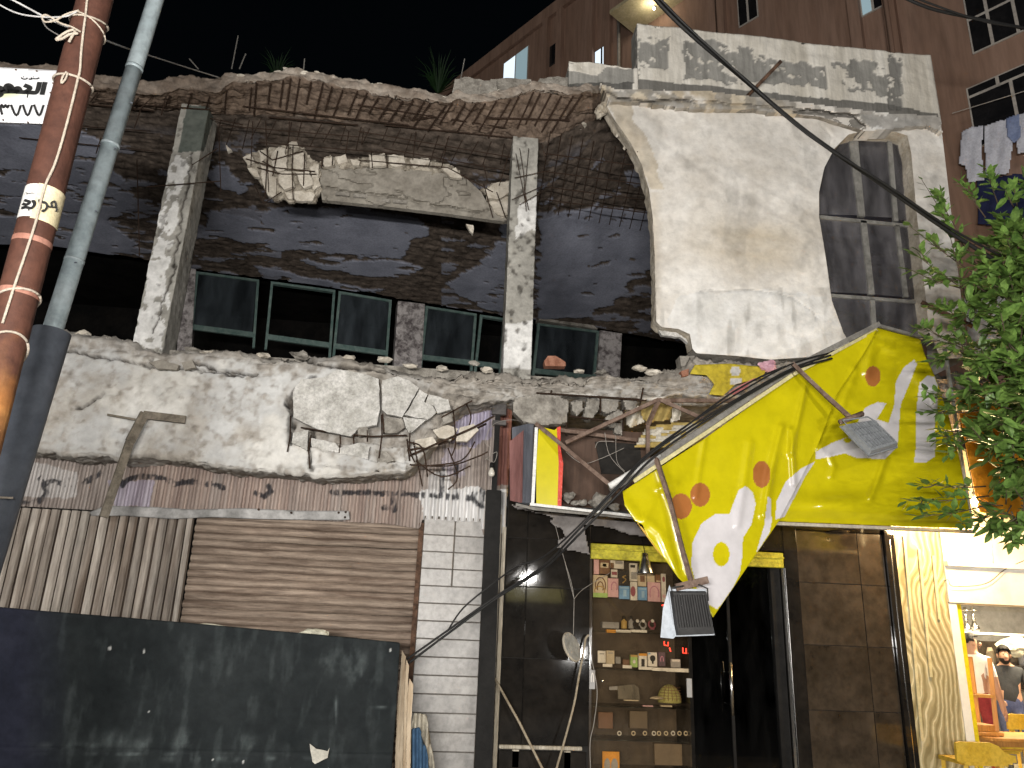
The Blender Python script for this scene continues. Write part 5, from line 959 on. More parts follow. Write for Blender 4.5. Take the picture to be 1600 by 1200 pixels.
# ================================================================== goods in the display window
def cm(rgb, name): return M('goods_'+name, tuple(min(.8, c*1.2) for c in rgb), tuple(min(.85, c*1.35) for c in rgb), 8, rough=.5, bump=None, grime=.12)
pinkm = cm((.55, .34, .36), 'pink'); brownm_ = cm((.16, .085, .05), 'brown'); whitem_ = cm((.58, .55, .50), 'white'); blackm = cm((.018, .016, .015), 'black'); bluem = cm((.14, .30, .52), 'blue'); lblue = cm((.30, .46, .62), 'light_blue'); goldm = cm((.42, .28, .09), 'gold'); creamm = cm((.50, .42, .30), 'cream'); greenm = cm((.30, .45, .14), 'green'); maroon = cm((.24, .07, .09), 'maroon'); orangem = cm((.55, .25, .03), 'orange'); greym = cm((.26, .25, .24), 'grey'); lilacm = cm((.45, .22, .30), 'lilac')
def pack(name, px, Y, dep, mat, label, cat, prints=(), bev=.003):
    (x0, y0, x1, y1) = px; a = at(x0, y0, Y); b = at(x1, y1, Y)
    o = MB().box((a[0], Y, b[2]), (b[0], Y+dep, a[2]), bev).build(name, mat); tag(o, label, cat)
    for (u0, v0, u1, v1, m_, shape) in prints:
        X0, X1 = a[0]+(b[0]-a[0])*u0, a[0]+(b[0]-a[0])*u1; Z0, Z1 = a[2]+(b[2]-a[2])*v1, a[2]+(b[2]-a[2])*v0
        if shape == 'r': MB().box((X0, Y-.004, Z0), (X1, Y-.0015, Z1)).build('print', m_, o)
        elif shape == 'o': MB().prism([((X0+X1)/2+(X1-X0)/2*math.cos(t), Y-.004, (Z0+Z1)/2+(Z1-Z0)/2*math.sin(t)) for t in np.linspace(0, 2*math.pi, 16, False)], (0, .0025, 0)).build('print', m_, o)
        elif shape == 'h':
            c = ((X0+X1)/2, (Z0+Z1)/2); tube('print', [(c[0]+(X1-X0)/2*math.cos(t), Y-.003, c[1]+(Z1-Z0)/2*math.sin(t)) for t in np.linspace(R(-30), R(210), 14)], .006, m_, o, 5)
        elif shape == 's': tube('print', smooth_line([(X1, Y-.003, Z1), (X0, Y-.003, Z1*.8+Z0*.2), (X1, Y-.003, (Z0+Z1)/2), (X0, Y-.003, Z0)], 4), .006, m_, o, 5)
    return o
def c8(a, b, c, d): return (900+a/8, 840+b/8, 900+c/8, 840+d/8)
pack('package', c8(224, 240, 288, 460), .10, .03, pinkm, 'narrow dusty pink package at the top left of the display window', 'package')
pack('package', c8(292, 275, 425, 460), .11, .03, brownm_, 'brown package with cream square label in the display window', 'package', [(.1, .2, .85, .55, creamm, 'r'), (.3, .28, .65, .48, greym, 'r')])
pack('package', c8(430, 268, 600, 392), .12, .03, whitem_, 'white package beside the brown one at the top of the display window', 'package', [(0, .4, .25, 1, brownm_, 'r'), (.35, .15, .9, .5, greym, 'r')])
pack('package', c8(440, 395, 520, 500), .10, .03, whitem_, 'small white package directly above the light pink headphone package', 'package', [(.1, .3, .9, .7, maroon, 'r')])
pack('package', c8(525, 405, 665, 600), .08, .03, blackm, 'black package with a curled gold mark', 'package', [(.4, .35, .7, .85, goldm, 's')])
pack('package', c8(668, 318, 770, 545), .11, .03, whitem_, 'tall white package with grey picture left of the metal lamp shade', 'package', [(.1, .1, .7, .25, blackm, 'r'), (.2, .5, .9, .9, greym, 'r')])
pack('package', c8(775, 468, 880, 612), .08, .03, creamm, 'cream package with a brown window below the metal lamp shade', 'package', [(.25, .05, .8, .6, brownm_, 'r')])
pack('package', c8(886, 470, 985, 560), .10, .03, creamm, 'plain cream package right of the brown-window package', 'package')
pack('package', c8(990, 460, 1090, 560), .11, .03, brownm_, 'brown package half hidden by the edge of the yellow sign', 'package', [(.1, .8, .9, .95, creamm, 'r')])
pack('cable_bag', c8(215, 465, 395, 752), .07, .03, creamm, 'clear bag with a brown cable loop and green base', 'bag', [(0, .80, 1, 1, greenm, 'r'), (.15, .1, .85, .82, brownm_, 'h'), (.28, .3, .7, .8, brownm_, 'h'), (.1, .5, .8, .88, goldm, 'h')])
pack('package', c8(400, 505, 532, 748), .07, .03, pinkm, 'light pink headphone package next to the cable bag', 'package', [(.3, .2, .85, .75, lilacm, 'h')])
pack('package', c8(540, 600, 672, 772), .06, .03, bluem, 'blue package left of the white one with the maroon oval', 'package', [(.1, .1, .9, .2, lblue, 'r'), (.38, .3, .68, .8, lblue, 'r')])
pack('package', c8(680, 548, 770, 786), .07, .03, whitem_, 'white package with a maroon oval between two blue packages', 'package', [(.0, .25, .72, .8, maroon, 'o')])
pack('package', c8(775, 615, 892, 786), .06, .03, bluem, 'blue package right of the white one with the maroon oval', 'package', [(.1, .1, .9, .2, lblue, 'r'), (.38, .3, .68, .8, lblue, 'r')])
pack('package', c8(896, 555, 1060, 804), .06, .03, pinkm, 'wide pink headphone package right of the blue packages', 'package', [(.15, .2, .85, .95, lilacm, 'h')])
pack('package', c8(1066, 450, 1130, 806), .07, .03, whitem_, 'pale package at the right end of the hanging row beside the floodlight', 'package', [(.2, .1, .8, .3, maroon, 'o'), (.2, .75, .8, .85, pinkm, 'r')])
ls = thing('metal_lampshade', 'brushed metal cone lamp shade hanging inside the display window', 'lamp shade', tuple(at(1008, 896, -.1)))
c = at(1008, 897, -.1); MB().lathe(c, [(.088, .0), (.09, .012), (.05, .13), (.035, .165), (.034, .215), (.01, .22)], 24).build('cone', m_chrome, ls, True); tube('cord', [c+np.array([0, 0, .22]), c+np.array([-.02, .03, .36])], .004, m_blk, ls, 5)
pack('box', c8(330, 1050, 540, 1140), .15, .10, greym, 'grey box standing on the upper shelf of the display window', 'box')
for (x, l, mt, mc) in ((600, 'amber glass bottle with a dark cap on the upper shelf', goldm, blackm), (690, 'dark slim bottle beside the amber bottle on the upper shelf', greym, blackm)):
    c = at(900+x/8, 840+1138/8, .2); t = thing('bottle', l, 'bottle', tuple(c)); MB().lathe(c, [(.03, 0), (.032, .01), (.032, .075), (.012, .09), (.012, .10)], 14).build('body', mt, t, True); MB().lathe(c, [(.016, .10), (.016, .125), (.01, .13)], 12).build('cap', mc, t, True)
for i, (a, b, mt, l) in enumerate(((735, 790, blackm, 'black watch on a small stand on the upper shelf'), (800, 870, greym, 'grey watch on a small stand on the upper shelf'), (915, 985, maroon, 'dark red watch on a small stand near the red lit sign'))):
    c = at(900+(a+b)/16, 840+1150/8, .16); t = thing('watch_stand', l, 'watch', tuple(c)); MB().tube([c+np.array([0, 0, .05])+.035*np.array([math.cos(k), .3*math.sin(k), math.sin(k)]) for k in np.linspace(0, 2*math.pi, 17)], .011, 6).build('strap', mt, t, True); MB().lathe(c+np.array([0, -.02, .085]), [(.018, 0), (.018, .008)], 14, (0, -1, .5)).build('dial', whitem_, t); box('stand', (c[0]-.02, c[1]-.02, c[2]), (c[0]+.02, c[1]+.02, c[2]+.015), mt, t)
for (x0, x1, mt, l) in ((385, 500, orangem, 'flat orange box on the front edge of the upper shelf'), (500, 690, whitem_, 'flat white box next to the orange one on the upper shelf'), (692, 890, whitem_, 'flat white box at the right end of the upper shelf edge')): pack('box', c8(x0, 1148, x1, 1192), .03, .06, mt, l, 'box')
def c57(a, b, c, d): return (900+a/5.715, 990+b/5.715, 900+c/5.715, 990+d/5.715)
pack('box', c57(195, 152, 266, 262), .14, .04, whitem_, 'white box leaning at the left end of the middle shelf', 'box', [(.2, .2, .8, .3, greym, 'r')])
pack('box', c57(273, 150, 345, 272), .12, .04, creamm, 'cream white box second from the left on the middle shelf', 'box', [(.2, .15, .8, .22, greym, 'r')])
pack('box', c57(486, 188, 551, 302), .12, .04, greenm, 'olive box with yellow top on the middle shelf', 'box', [(0, 0, 1, .18, goldm, 'r'), (.3, .4, .7, .7, whitem_, 'o')])
pack('box', c57(560, 176, 635, 302), .11, .04, whitem_, 'white box with orange top and dark phone picture on the middle shelf', 'box', [(0, 0, 1, .18, orangem, 'r'), (.3, .4, .7, .95, blackm, 'r')])
pack('box', c57(642, 166, 727, 296), .10, .04, whitem_, 'white box with a dark bulb-shaped picture on the middle shelf', 'box', [(.2, .2, .8, .65, blackm, 'o'), (.4, .6, .6, .8, blackm, 'r'), (.05, .05, .25, .15, bluem, 'r')])
pack('box', c57(735, 165, 800, 292), .14, .04, cm((.10, .07, .09), 'plum'), 'dark plum box right of the bulb-picture box on the middle shelf', 'box', [(.3, .3, .7, .8, lilacm, 'h')])
pack('small_bag', c57(846, 226, 935, 306), .12, .03, greym, 'small clear bag at the right end of the middle shelf', 'bag', [(.1, .05, .9, .3, whitem_, 'r')])
for (a, b, c, d, Y, mt, l) in ((352, 205, 400, 270, .2, greym, 'small grey gadget between the cream box and the olive box'), (420, 230, 480, 282, .2, brownm_, 'small brown box left of the olive box'), (600, 640, 690, 655, .05, pinkm, 'flat pinkish pack on the lower shelf edge left of the cap'), (760, 640, 860, 656, .05, creamm, 'flat cream pack under the plaid cap'), (430, 590, 560, 604, .05, creamm, 'flat cream pack under the translucent bag'), (200, 700, 330, 850, .3, brownm_, 'brown box standing at the left behind the lowest shelf'), (480, 690, 640, 850, .32, cm((.12, .09, .06), 'umber'), 'umber box standing in the middle behind the lowest shelf'), (700, 980, 960, 1180, .3, cm((.16, .12, .08), 'sand'), 'large sand-brown carton at the bottom right of the display window')): pack('box', c57(a, b, c, d), Y, .05, mt, l, 'box')
for i, (a, b, c, d) in enumerate(((240, 268, 326, 300), (417, 280, 500, 312), (560, 296, 690, 326), (680, 302, 810, 336), (805, 306, 1020, 348))):
    pack('price_strip', c57(a, b, c, d), .012, .012, whitem_, ['white price strip at the left end of the middle shelf edge', 'white price strip under the olive box on the shelf edge', 'white price strip under the phone-picture box', 'white price strip under the dark plum box', 'long white price strip at the right end of the middle shelf edge'][i], 'price strip')
t = thing('folded_bag', 'translucent grey bag with handle tab lying on the lower shelf', 'bag', tuple(at(980, 1095, .2))); poly_px('body', [(965, 1072), (990, 1069), (998, 1074), (1000, 1096), (966, 1092)], .2, .05, glass('milky_bag', (.7, .68, .62), .45, .3, (.32, .28, .22)), t); poly_px('tab', [(952, 1073), (966, 1072), (966, 1078), (952, 1078)], .21, .01, greym, t)
t = thing('plaid_cap', 'yellow plaid cap with pale brim on the lower shelf', 'cap', tuple(at(1045, 1096, .2))); m_plaid = M('plaid_cloth', (.36, .34, .10), (.50, .47, .18), 40, rough=.9); c = at(1046, 1094, .2)
bm = bmesh.new(); bmesh.ops.create_uvsphere(bm, u_segments=20, v_segments=12, radius=1)
for v_ in bm.verts: v_.co = Vector((c[0]+v_.co.x*.125, c[1]+v_.co.y*.10, c[2]+max(v_.co.z, -.15)*.155))
me = bpy.data.meshes.new('crown'); bm.to_mesh(me); bm.free(); ob('crown', me, m_plaid, t, True)
for k in range(5): tube('check_line', [(c[0]+.127*math.cos(a)*1.0, c[1]-.10*abs(math.sin(a))-.003, c[2]+.02+.027*k) for a in np.linspace(.25+.1*k, math.pi-.25-.1*k, 10)], .003, brownm_, t, 4)
for k in range(5): tube('check_line', [(c[0]+(-.09+.045*k)*math.cos(b), c[1]-.102*math.cos(b)-.002, c[2]+.157*math.sin(b)) for b in np.linspace(0, 1.2, 8)], .003, brownm_, t, 4)
lump('brim', c+np.array([-.15, -.05, .02]), (.08, .06, .018), creamm, t, 4, 2, .3)
for i, x in enumerate((968, 990, 1008, 1022, 1030, 1041, 1052, 1062, 1072)):
    o = MB().tube([at(x, 1146, .10)+.018*np.array([math.cos(k), .4, math.sin(k)]) for k in np.linspace(0, 2*math.pi, 13)], .006, 6).build('ring', creamm if i % 3 else whitem_, None, True); tag(o, 'small pale ring in the row on the lowest display shelf', 'ring', 'rings on the lowest display shelf')
pack('card', c57(236, 1052, 390, 1290), .012, .01, orangem, 'orange card with two dark phone shapes at the bottom of the display window', 'card', [(.1, .25, .45, .8, greym, 'o'), (.5, .25, .9, .8, greym, 'o')])
pack('switch_plate', (921, 1047, 930, 1077), -.02, .012, greym, 'narrow grey plate with a pale curved grip on the left frame of the display window', 'plate', [(.3, .15, .7, .8, whitem_, 'h')])
pack('switch_plate', (1073, 1060, 1082, 1090), -.02, .012, greym, 'narrow grey plate without a grip on the right frame of the display window', 'plate')
kb = MB().lathe(at(941, 1064, -.02), [(.005, 0), (.014, -.01), (.012, -.022)], 12, (0, 1, 0)).build('knob', m_chrome, None, True); tag(kb, 'small round silver knob on the display window glass', 'knob')
rl = thing('red_led_sign', 'small red glowing letters on the right of the display window', 'lit sign', tuple(at(1060, 1022, .3)))
m_red = M('red_led', (.4, .02, .01), emit=((1, .05, .03), 5.), bump=None, grime=0)
for s in [[(1038, 1002), (1038, 1008), (1044, 1009), (1044, 1003)], [(1046, 1012), (1048, 1018)], [(1067, 1012), (1067, 1020), (1072, 1021), (1072, 1013)], [(1074, 1014), (1080, 1015), (1076, 1020), (1080, 1024)], [(1034, 946), (1042, 944)]]: tube('letter', px_pts(s, .06), .006, m_red, rl, 5)
# ================================================================== veined wall and cafe at the right
m_marble = M('veined_stone', (.34, .29, .16), (.46, .40, .24), 1.4, layers=[('vein', (.56, .50, .32), (.64, .58, .40), 4), ('dk', (.19, .155, .07), (.28, .23, .12), 4)], rough=.35, spec=.4, bump=(6, .05), grime=.12)
cf = thing('cafe', 'cream veined stone wall and bright white front of the cafe next door', 'cafe', (6.5, 0, .13))
def wavy(P, k, off): return np.sin(P[..., 0]*85+np.sin(P[..., 2]*3.4+off)*3+(fbm(P, (2.2, 1, 1.5), 4, off)-.5)*46*k)
grid_x = np.arange(5.12, 5.685, .007); grid_z = np.arange(.13, 3.02, .008); GX, GZ = np.meshgrid(grid_x, grid_z); P = np.stack([GX, GX*0-.02, GZ], -1); wv = wavy(P, 1., 0.)
grid_mesh('veined_wall', P, m_marble, cf, dict(vein=np.clip((wv-.8)*6, 0, 1), dk=np.clip((-wv-.1)*1.3, 0, .9)))
box('wall_core', (5.12, -.012, .13), (5.675, .3, 3.02), m_cream, cf)
m_trim = M('pale_gold_trim', (.62, .54, .30), (.7, .62, .4), 3, rough=.3, metal=.2, bump=None)
for (a, b) in (((1413, 838), (1441, 1158)), ((1436, 858), (1455, 1058)), ((1458, 868), (1468, 968))): beam('gold_strip', at(*a, -.035), at(*b, -.035), .012, .030, m_trim, cf)
m_white = M('white_paint', (.70, .67, .60), (.78, .75, .68), 3, rough=.6, bump=(10, .05), grime=.08)
box('white_jamb', (5.685, -.02, .13), (5.78, .35, 2.15), m_white, cf); box('white_lintel', (5.685, -.04, 2.16), (9.4, .3, 3.05), m_white, cf); box('lintel_step', (5.685, -.10, 2.55), (9.4, -.04, 2.60), m_white, cf)
box('fascia_board', (5.12, -.06, 3.03), (9.4, .1, 3.9), M('cream_soffit', (.5, .44, .33), (.6, .54, .42), 4), cf)
MB().box((5.785, .02, .13), (5.86, .12, 2.15), .004).build('yellow_door_frame', M('bright_yellow', (.68, .52, .01), (.75, .6, .02), 3, rough=.4), cf)
m_cgrey = M('cafe_grey_wall', (.26, .25, .24), (.34, .33, .31), 2, rough=.7); m_csteel = M('kitchen_steel', (.10, .09, .08), (.24, .22, .2), 14, rough=.4, metal=.4)
box('cafe_back_wall', (5.68, 3.4, .13), (12, 3.5, 3.2), m_cgrey, cf); box('cafe_ceiling', (5.68, .3, 2.9), (12, 3.5, 2.95), m_white, cf); box('cafe_side_wall', (5.60, .3, .13), (5.68, 3.5, 2.95), m_white, cf); box('cafe_floor', (5.68, .31, .13), (12, 3.4, .22), M('cafe_tiles', (.35, .3, .22), (.42, .37, .28), 5), cf)
zsh = at(1540, 989, 2.6)[2]; box('cafe_shelf', (6.6, 2.3, zsh-.03), (11, 2.7, zsh), m_white, cf); box('cafe_counter', (8.0, 2.6, .2), (11, 3.4, 1.15), m_csteel, cf); box('kitchen_shelf', (6.9, 3.0, 1.45), (11, 3.38, 1.49), m_csteel, cf); box('kitchen_dark', (5.7, 3.36, .9), (11, 3.40, zsh-.1), M('kitchen_dark', (.05, .038, .028), (.14, .11, .08), 6), cf)
rn = random.Random(9)
for i in range(12):
    x = 7.4+i*.22+rn.uniform(-.05, .05); c = (x, 3.15, 1.49 if i % 2 else 1.15); t = MB().lathe(c, [(.05, 0), (.06, .02), (.06, .1+rn.uniform(0, .12)), (.03, .2+.02*(i % 3)), (.03, .24)], 12).build('jar', [m_csteel, creamm, goldm, greym][i % 4], None, True); tag(t, 'small jar or pot on the shelves at the back of the cafe', 'jar', 'jars at the back of the cafe')
# hookahs on the shelf
for (x, l) in ((1524, 'tall shiny hookah on the cafe shelf beside the yellow door frame'), (1512, 'hookah half hidden behind the yellow door frame on the shelf')):
    c = at(x, 988, 2.45); t = thing('hookah', l, 'hookah', tuple(c)); MB().lathe(c, [(.03, 0), (.06, .01), (.065, .06), (.03, .12), (.02, .15)], 16).build('base', m_chrome, t, True); MB().lathe(c, [(.012, .15), (.03, .18), (.012, .2), (.03, .23), (.012, .25), (.012, .3)], 14).build('stem', m_chrome, t, True); MB().lathe(c, [(.07, .29), (.075, .30), (.02, .31), (.02, .34)], 18).build('tray', m_chrome, t, True)
# furniture
m_wood = M('orange_wood', (.42, .19, .045), (.55, .28, .08), 6, rough=.5, bump=(20, .1), streak=True); m_ywood = M('yellow_wood', (.62, .38, .03), (.7, .46, .06), 5, rough=.45)
tx, ty, tz = 6.55, .38, .80
tb = thing('wooden_table', 'brown wooden cafe table carrying the upturned stool', 'table', (tx, ty, .22))
MB().box((tx-.55, ty-.35, tz-.035), (tx+.75, ty+.35, tz), .006).build('tabletop', m_wood, tb); MB().box((tx-.45, ty-.28, tz-.12), (tx+.65, ty+.28, tz-.036), .004).build('apron', m_wood, tb)
for sx in (-.45, .65):
    for sy in (-.28, .28): box('leg', (tx+sx-.03, ty+sy-.03, .22), (tx+sx+.03, ty+sy+.03, tz-.037), m_wood, tb)
sx_, sy_ = at(1522, 1140, .35)[0], .35
sl = thing('upturned_stool', 'orange wooden stool standing upside down on the cafe table', 'stool', (sx_, sy_, tz))
MB().box((sx_-.21, sy_-.19, tz+.001), (sx_+.21, sy_+.19, tz+.045), .01).build('seat', m_wood, sl); MB().box((sx_-.17, sy_-.15, tz+.046), (sx_+.17, sy_+.15, tz+.11), .004).build('apron', m_wood, sl)
for (a, b) in ((-.16, -.14), (.16, -.14), (-.16, .14), (.16, .14)): beam('leg', (sx_+a, sy_+b, tz+.05), (sx_+a*1.15, sy_+b*1.15, tz+.80), .045, .045, m_wood, sl)
for (p, q) in (((-.17, -.15), (.17, -.15)), ((-.17, .15), (.17, .15)), ((-.17, -.15), (-.17, .15)), ((.17, -.15), (.17, .15))): beam('stretcher', (sx_+p[0], sy_+p[1], tz+.40), (sx_+q[0], sy_+q[1], tz+.40), .05, .03, m_wood, sl)
def chair(label, cx, cy, ztop, rot, mat):
    t = thing('cafe_chair', label, 'chair', (cx, cy, .22), 'cafe chairs'); c, s = math.cos(rot), math.sin(rot); W = lambda x, y, z: (cx+x*c-y*s, cy+x*s+y*c, z)
    zs_ = .22+.45; MB().prism([W(-.22, -.22, zs_), W(.22, -.22, zs_), W(.2, .2, zs_), W(-.2, .2, zs_)], (0, 0, -.035)).build('seat', mat, t)
    for (x, y) in ((-.18, -.18), (.18, -.18), (-.17, .17), (.17, .17)): beam('leg', W(x, y, zs_-.035), W(x*1.1, y*1.1, .22), .035, .035, mat, t)
    prof = [(-.30, ztop-.17), (-.29, ztop-.01), (-.24, ztop), (.06, ztop), (.14, ztop-.03), (.2, ztop-.09), (.3, ztop-.11), (.3, ztop-.17)]
    MB().prism([W(x, -.23, z) for x, z in prof], tuple(Vector(W(0, .03, 0))-Vector(W(0, 0, 0)))).build('top_rail', mat, t)
    for k in range(6): x = -.2+.08*k; beam('spindle', W(x, -.21, zs_), W(x*1.15, -.215, ztop-.172), .018, .018, mat, t)
    for x in (-.24, .24): beam('back_post', W(x*.85, -.2, zs_), W(x*1.1, -.215, ztop-.172), .03, .03, mat, t)
    return t
c = at(1535, 1160, -.75); chair('golden wooden chair with carved top rail nearest the street before the cafe table', c[0]+.02, -.52, c[2], R(0), m_ywood)
c = at(1600, 1116, 1.1); chair('yellow chair with spindle back behind the cafe table', c[0]+.05, 1.3, c[2], R(0), m_ywood)
st = thing('stacked_stick', 'orange wooden slats lying on the table shelf', 'slats', (6.25, .2, .6)); [beam('slat', (5.98, .1+k*.05, .70-k*.03), (6.42, .12+k*.05, .70-k*.03), .04, .02, m_ywood, st) for k in range(3)]
# lamps: two bare bulbs under the sign end, and a tube in the cafe
m_glow = M('lamp_glow', (.8, .75, .6), emit=((1, .86, .58), 60.), bump=None, grime=0); m_tube = M('tube_glow', (.8, .8, .75), emit=((1, .93, .78), 14.), bump=None, grime=0)
for i, (x, y, l) in enumerate(((1524, 784, 'bright bare bulb glowing among the leaves at the end of the yellow sign'), (1545, 776, 'second smaller bright bulb behind the leaves right of the first'))):
    c = at(x, y, -.82+.1*i); t = thing('lit_bulb', l, 'lamp', tuple(c)); MB().lathe(c, [(.004, -.05), (.03, -.04), (.042, -.01), (.035, .025), (.018, .05)], 16).build('glowing_glass', m_glow, t, True); MB().lathe(c, [(.02, .05), (.022, .10), (.01, .11)], 12).build('holder', m_cream, t, True); tube('cord', [c+np.array([0, 0, .1]), c+np.array([0, .05, .9])], .005, m_cab, t, 5)
    ld = bpy.data.lights.new('bulb_light', 'POINT'); ld.energy = 165 if i == 0 else 60; ld.color = (1, .70, .34); ld.shadow_soft_size = .06; lo_ = bpy.data.objects.new('bulb_light', ld); COL.objects.link(lo_); lo_.location = c+np.array([0, .0, -.09])
t = thing('tube_lamp', 'lit white tube lamp on the cafe ceiling', 'lamp', (7.6, 1.2, 2.8)); box('fixture', (6.9, 1.15, 2.86), (8.3, 1.25, 2.90), m_white, t); MB().tube([(6.95, 1.2, 2.83), (8.25, 1.2, 2.83)], .018, 10).build('glowing_tube', m_tube, t, True)
ld = bpy.data.lights.new('tube_light', 'AREA'); ld.shape = 'RECTANGLE'; ld.size = 1.3; ld.size_y = .06; ld.energy = 230; ld.color = (1, .84, .56); lo_ = bpy.data.objects.new('tube_light', ld); COL.objects.link(lo_); lo_.location = (7.6, 1.2, 2.80)
cable([(1475, 908), (1482, 906), (1490, 916), (1540, 912), (1570, 890), (1600, 876)], [-.08]*6, .004, 'thin black wire looping over the white cafe lintel', m_cab)
cable([(1548, 828), (1552, 880)], [-.35, -.35], .006, 'short pale cord hanging below the leaves before the cafe lintel', M('cream_rail', (.4, .35, .27)))
# orange awning and white canvas behind the tree
o = sheet_px('orange_awning', [(1494, 618), (1600, 626), (1680, 640), (1680, 820), (1530, 800)], lambda a, b: -.85+.02*np.sin(a*.06), 4, M('orange_canvas', (.64, .25, .012), (.72, .32, .02), 3, rough=.6), None, th=.01); tag(o, 'orange sign panel behind the tree right of the yellow sign', 'sign panel')
o = sheet_px('white_canvas', [(1508, 466), (1560, 462), (1680, 460), (1680, 560), (1516, 552)], lambda a, b: -.2+.05*np.sin(a*.1), 4, M('white_canvas', (.6, .6, .6), (.7, .7, .7), 3, rough=.8), None, th=.01); tag(o, 'white canvas sheet behind the leaves right of the arched wall', 'canvas')
# ================================================================== brown apartment block behind
AP0 = at(1500, 120, 3.4); ad = ray(-350, 962); ad[2] = 0; ad = ad/np.linalg.norm(ad); an_ = np.array([ad[1], -ad[0], 0.])
if an_ @ (CAMP-AP0) < 0: an_ = -an_
def onA(x, y, d=0.): return atp(np.asarray(x, float), np.asarray(y, float), AP0+an_*d, an_)
ap = thing('apartment_block', 'tall brown apartment block with white-framed windows behind the ruin', 'building', tuple(AP0-np.array([0, 0, AP0[2]])))
m_ap = M('brown_render', (.24, .145, .102), (.32, .205, .152), 1.1, rough=.92, bump=(14, .2), streak=True, grime=.25)
sA = lambda p: float((p-AP0) @ ad)
zr = 21.75; s0, s1 = -6.0, 40.
def A3(s, z, d=0.): return AP0*np.array([1, 1, 0])+ad*s+an_*d+np.array([0, 0, z])
def apbox(name, s_a, s_b, z_a, z_b, d_in, d_out, mat, parent=ap):
    v = [A3(s, z, d) for d in (d_in, d_out) for (s, z) in ((s_a, z_a), (s_b, z_a), (s_b, z_b), (s_a, z_b))]
    return MB().add(v, [(0, 1, 2, 3), (7, 6, 5, 4), (0, 4, 5, 1), (1, 5, 6, 2), (2, 6, 7, 3), (3, 7, 4, 0)]).build(name, mat, parent)
apbox('wall', s0, s1, 0, zr, -3., 0., m_ap); apbox('roof_parapet', s0, s1, zr+.004, zr+.5, -.3, .12, m_ap)
m_fr = M('window_white', (.42, .38, .34), (.52, .48, .43), 5, rough=.5); g_ap = M('night_glass', (.010, .010, .011), (.018, .017, .018), 3, rough=.12, bump=None, spec=.5); m_litw = M('lit_window', (.5, .55, .6), emit=((.75, .88, 1), 1.1), bump=None, grime=0); m_litd = M('dim_lit_window', (.3, .4, .45), emit=((.5, .72, .8), .35), bump=None, grime=0)
def apwin(px4, panes, glassm, fr=.07, mat=m_fr):
    """px4: left-top, right-top, right-bottom, left-bottom; panes: list of (s0,s1,z0,z1) fractions"""
    L = onA(px4[0], px4[1]); Q = onA(px4[2], px4[3]); sa, sb = sorted((sA(L), sA(Q))); za, zb_ = sorted((L[2], Q[2]))
    w_ = apbox('window', sa, sb, za, zb_, .002, .03, mat)
    for (u0, v0, u1, v1, gm) in panes:
        a, b = sb+(sa-sb)*u0, sb+(sa-sb)*u1; c, d = zb_+(za-zb_)*v0, zb_+(za-zb_)*v1; apbox('pane', b+.03, a-.03, d+.03, c-.03, .031, .036, gm, w_)
apwin((1489, -90, 1640, 31), [(0, 0, .28, .72, g_ap), (.28, 0, .62, .72, g_ap), (.62, 0, 1, .72, g_ap), (0, .72, .28, 1, g_ap), (.28, .72, .62, 1, g_ap), (.62, .72, 1, 1, g_ap)], g_ap)
apwin((1510, 140, 1640, 190), [(0, 0, .45, .16, g_ap), (.45, 0, 1, .16, g_ap), (0, .16, .62, 1, g_ap), (.62, .16, 1, 1, g_ap)], g_ap)
apwin((1151, -20, 1186, 26), [(0, 0, .5, 1, g_ap), (.5, 0, 1, 1, g_ap)], g_ap); apwin((1340, -30, 1384, 8), [(0, 0, .5, 1, m_litd), (.5, 0, 1, 1, g_ap)], g_ap)
apwin((930, 82, 951, 108), [(0, 0, .52, 1, m_litw), (.55, 0, 1, 1, m_litw)], g_ap, mat=M('dark_frame', (.03, .028, .027)))
apwin((944, -6, 956, 20), [(0, 0, 1, 1, g_ap)], g_ap, mat=M('dark_frame', (.03, .03, .03))); apwin((860, 74, 872, 96), [(0, 0, 1, 1, g_ap)], g_ap, mat=M('dark_frame', (.03, .03, .03)))
apwin((1330, 330, 1384, 380), [(0, 0, 1, 1, g_ap)], g_ap)
for (x, y) in ((855, 90), (877, 80), (926, 60), (953, 40), (1128, 10), (1118, 12), (1340, 40), (1396, 40)):
    s = sA(onA(x, y)); apbox('pilaster', s-.12, s+.12, 0, zr, .001, .16, m_ap)
s = sA(onA(975, 60)); MB().tube([A3(s, 0, .25), A3(s, zr, .25)], .05, 10).build('drain_pipe', m_fr, ap, True)
s = sA(onA(1394, 30)); MB().tube([A3(s, 0, .25), A3(s, zr, .25)], .05, 10).build('drain_pipe', m_ap, ap, True)
# lit balcony and lit glazed loggia
La, Lb = onA(1070, 0), onA(990, 40); sa, sb = sorted((sA(La), sA(Lb))); zb_ = Lb[2]-.3
bl_ = apbox('balcony', sa, sb, zb_, zb_+.12, .0, 1.1, M('balcony_soffit', (.45, .38, .22), (.55, .47, .3), 4)); apbox('balcony_front', sa, sb, zb_+.121, zb_+1.0, 1.0, 1.1, m_ap, bl_)
lw = thing('balcony_lamp', 'lit lamp glowing on the underside of the apartment balcony', 'lamp', tuple(A3((sa+sb)/2, zb_-.1, .5))); c = A3(sa*.6+sb*.4, zb_-.12, .45); MB().lathe(c, [(.015, -.05), (.035, -.02), (.035, .02), (.02, .05)], 12).build('glowing_glass', M('cool_glow', (.8, .8, .8), emit=((.85, .92, 1), 5.), bump=None), lw, True); MB().lathe(c, [(.025, .05), (.025, .12)], 10).build('holder', m_fr, lw)
ld = bpy.data.lights.new('balcony_light', 'POINT'); ld.energy = 14; ld.color = (1, .92, .7); ld.shadow_soft_size = .1; lo_ = bpy.data.objects.new('balcony_light', ld); COL.objects.link(lo_); lo_.location = c+an_*.15-np.array([0, 0, .1])
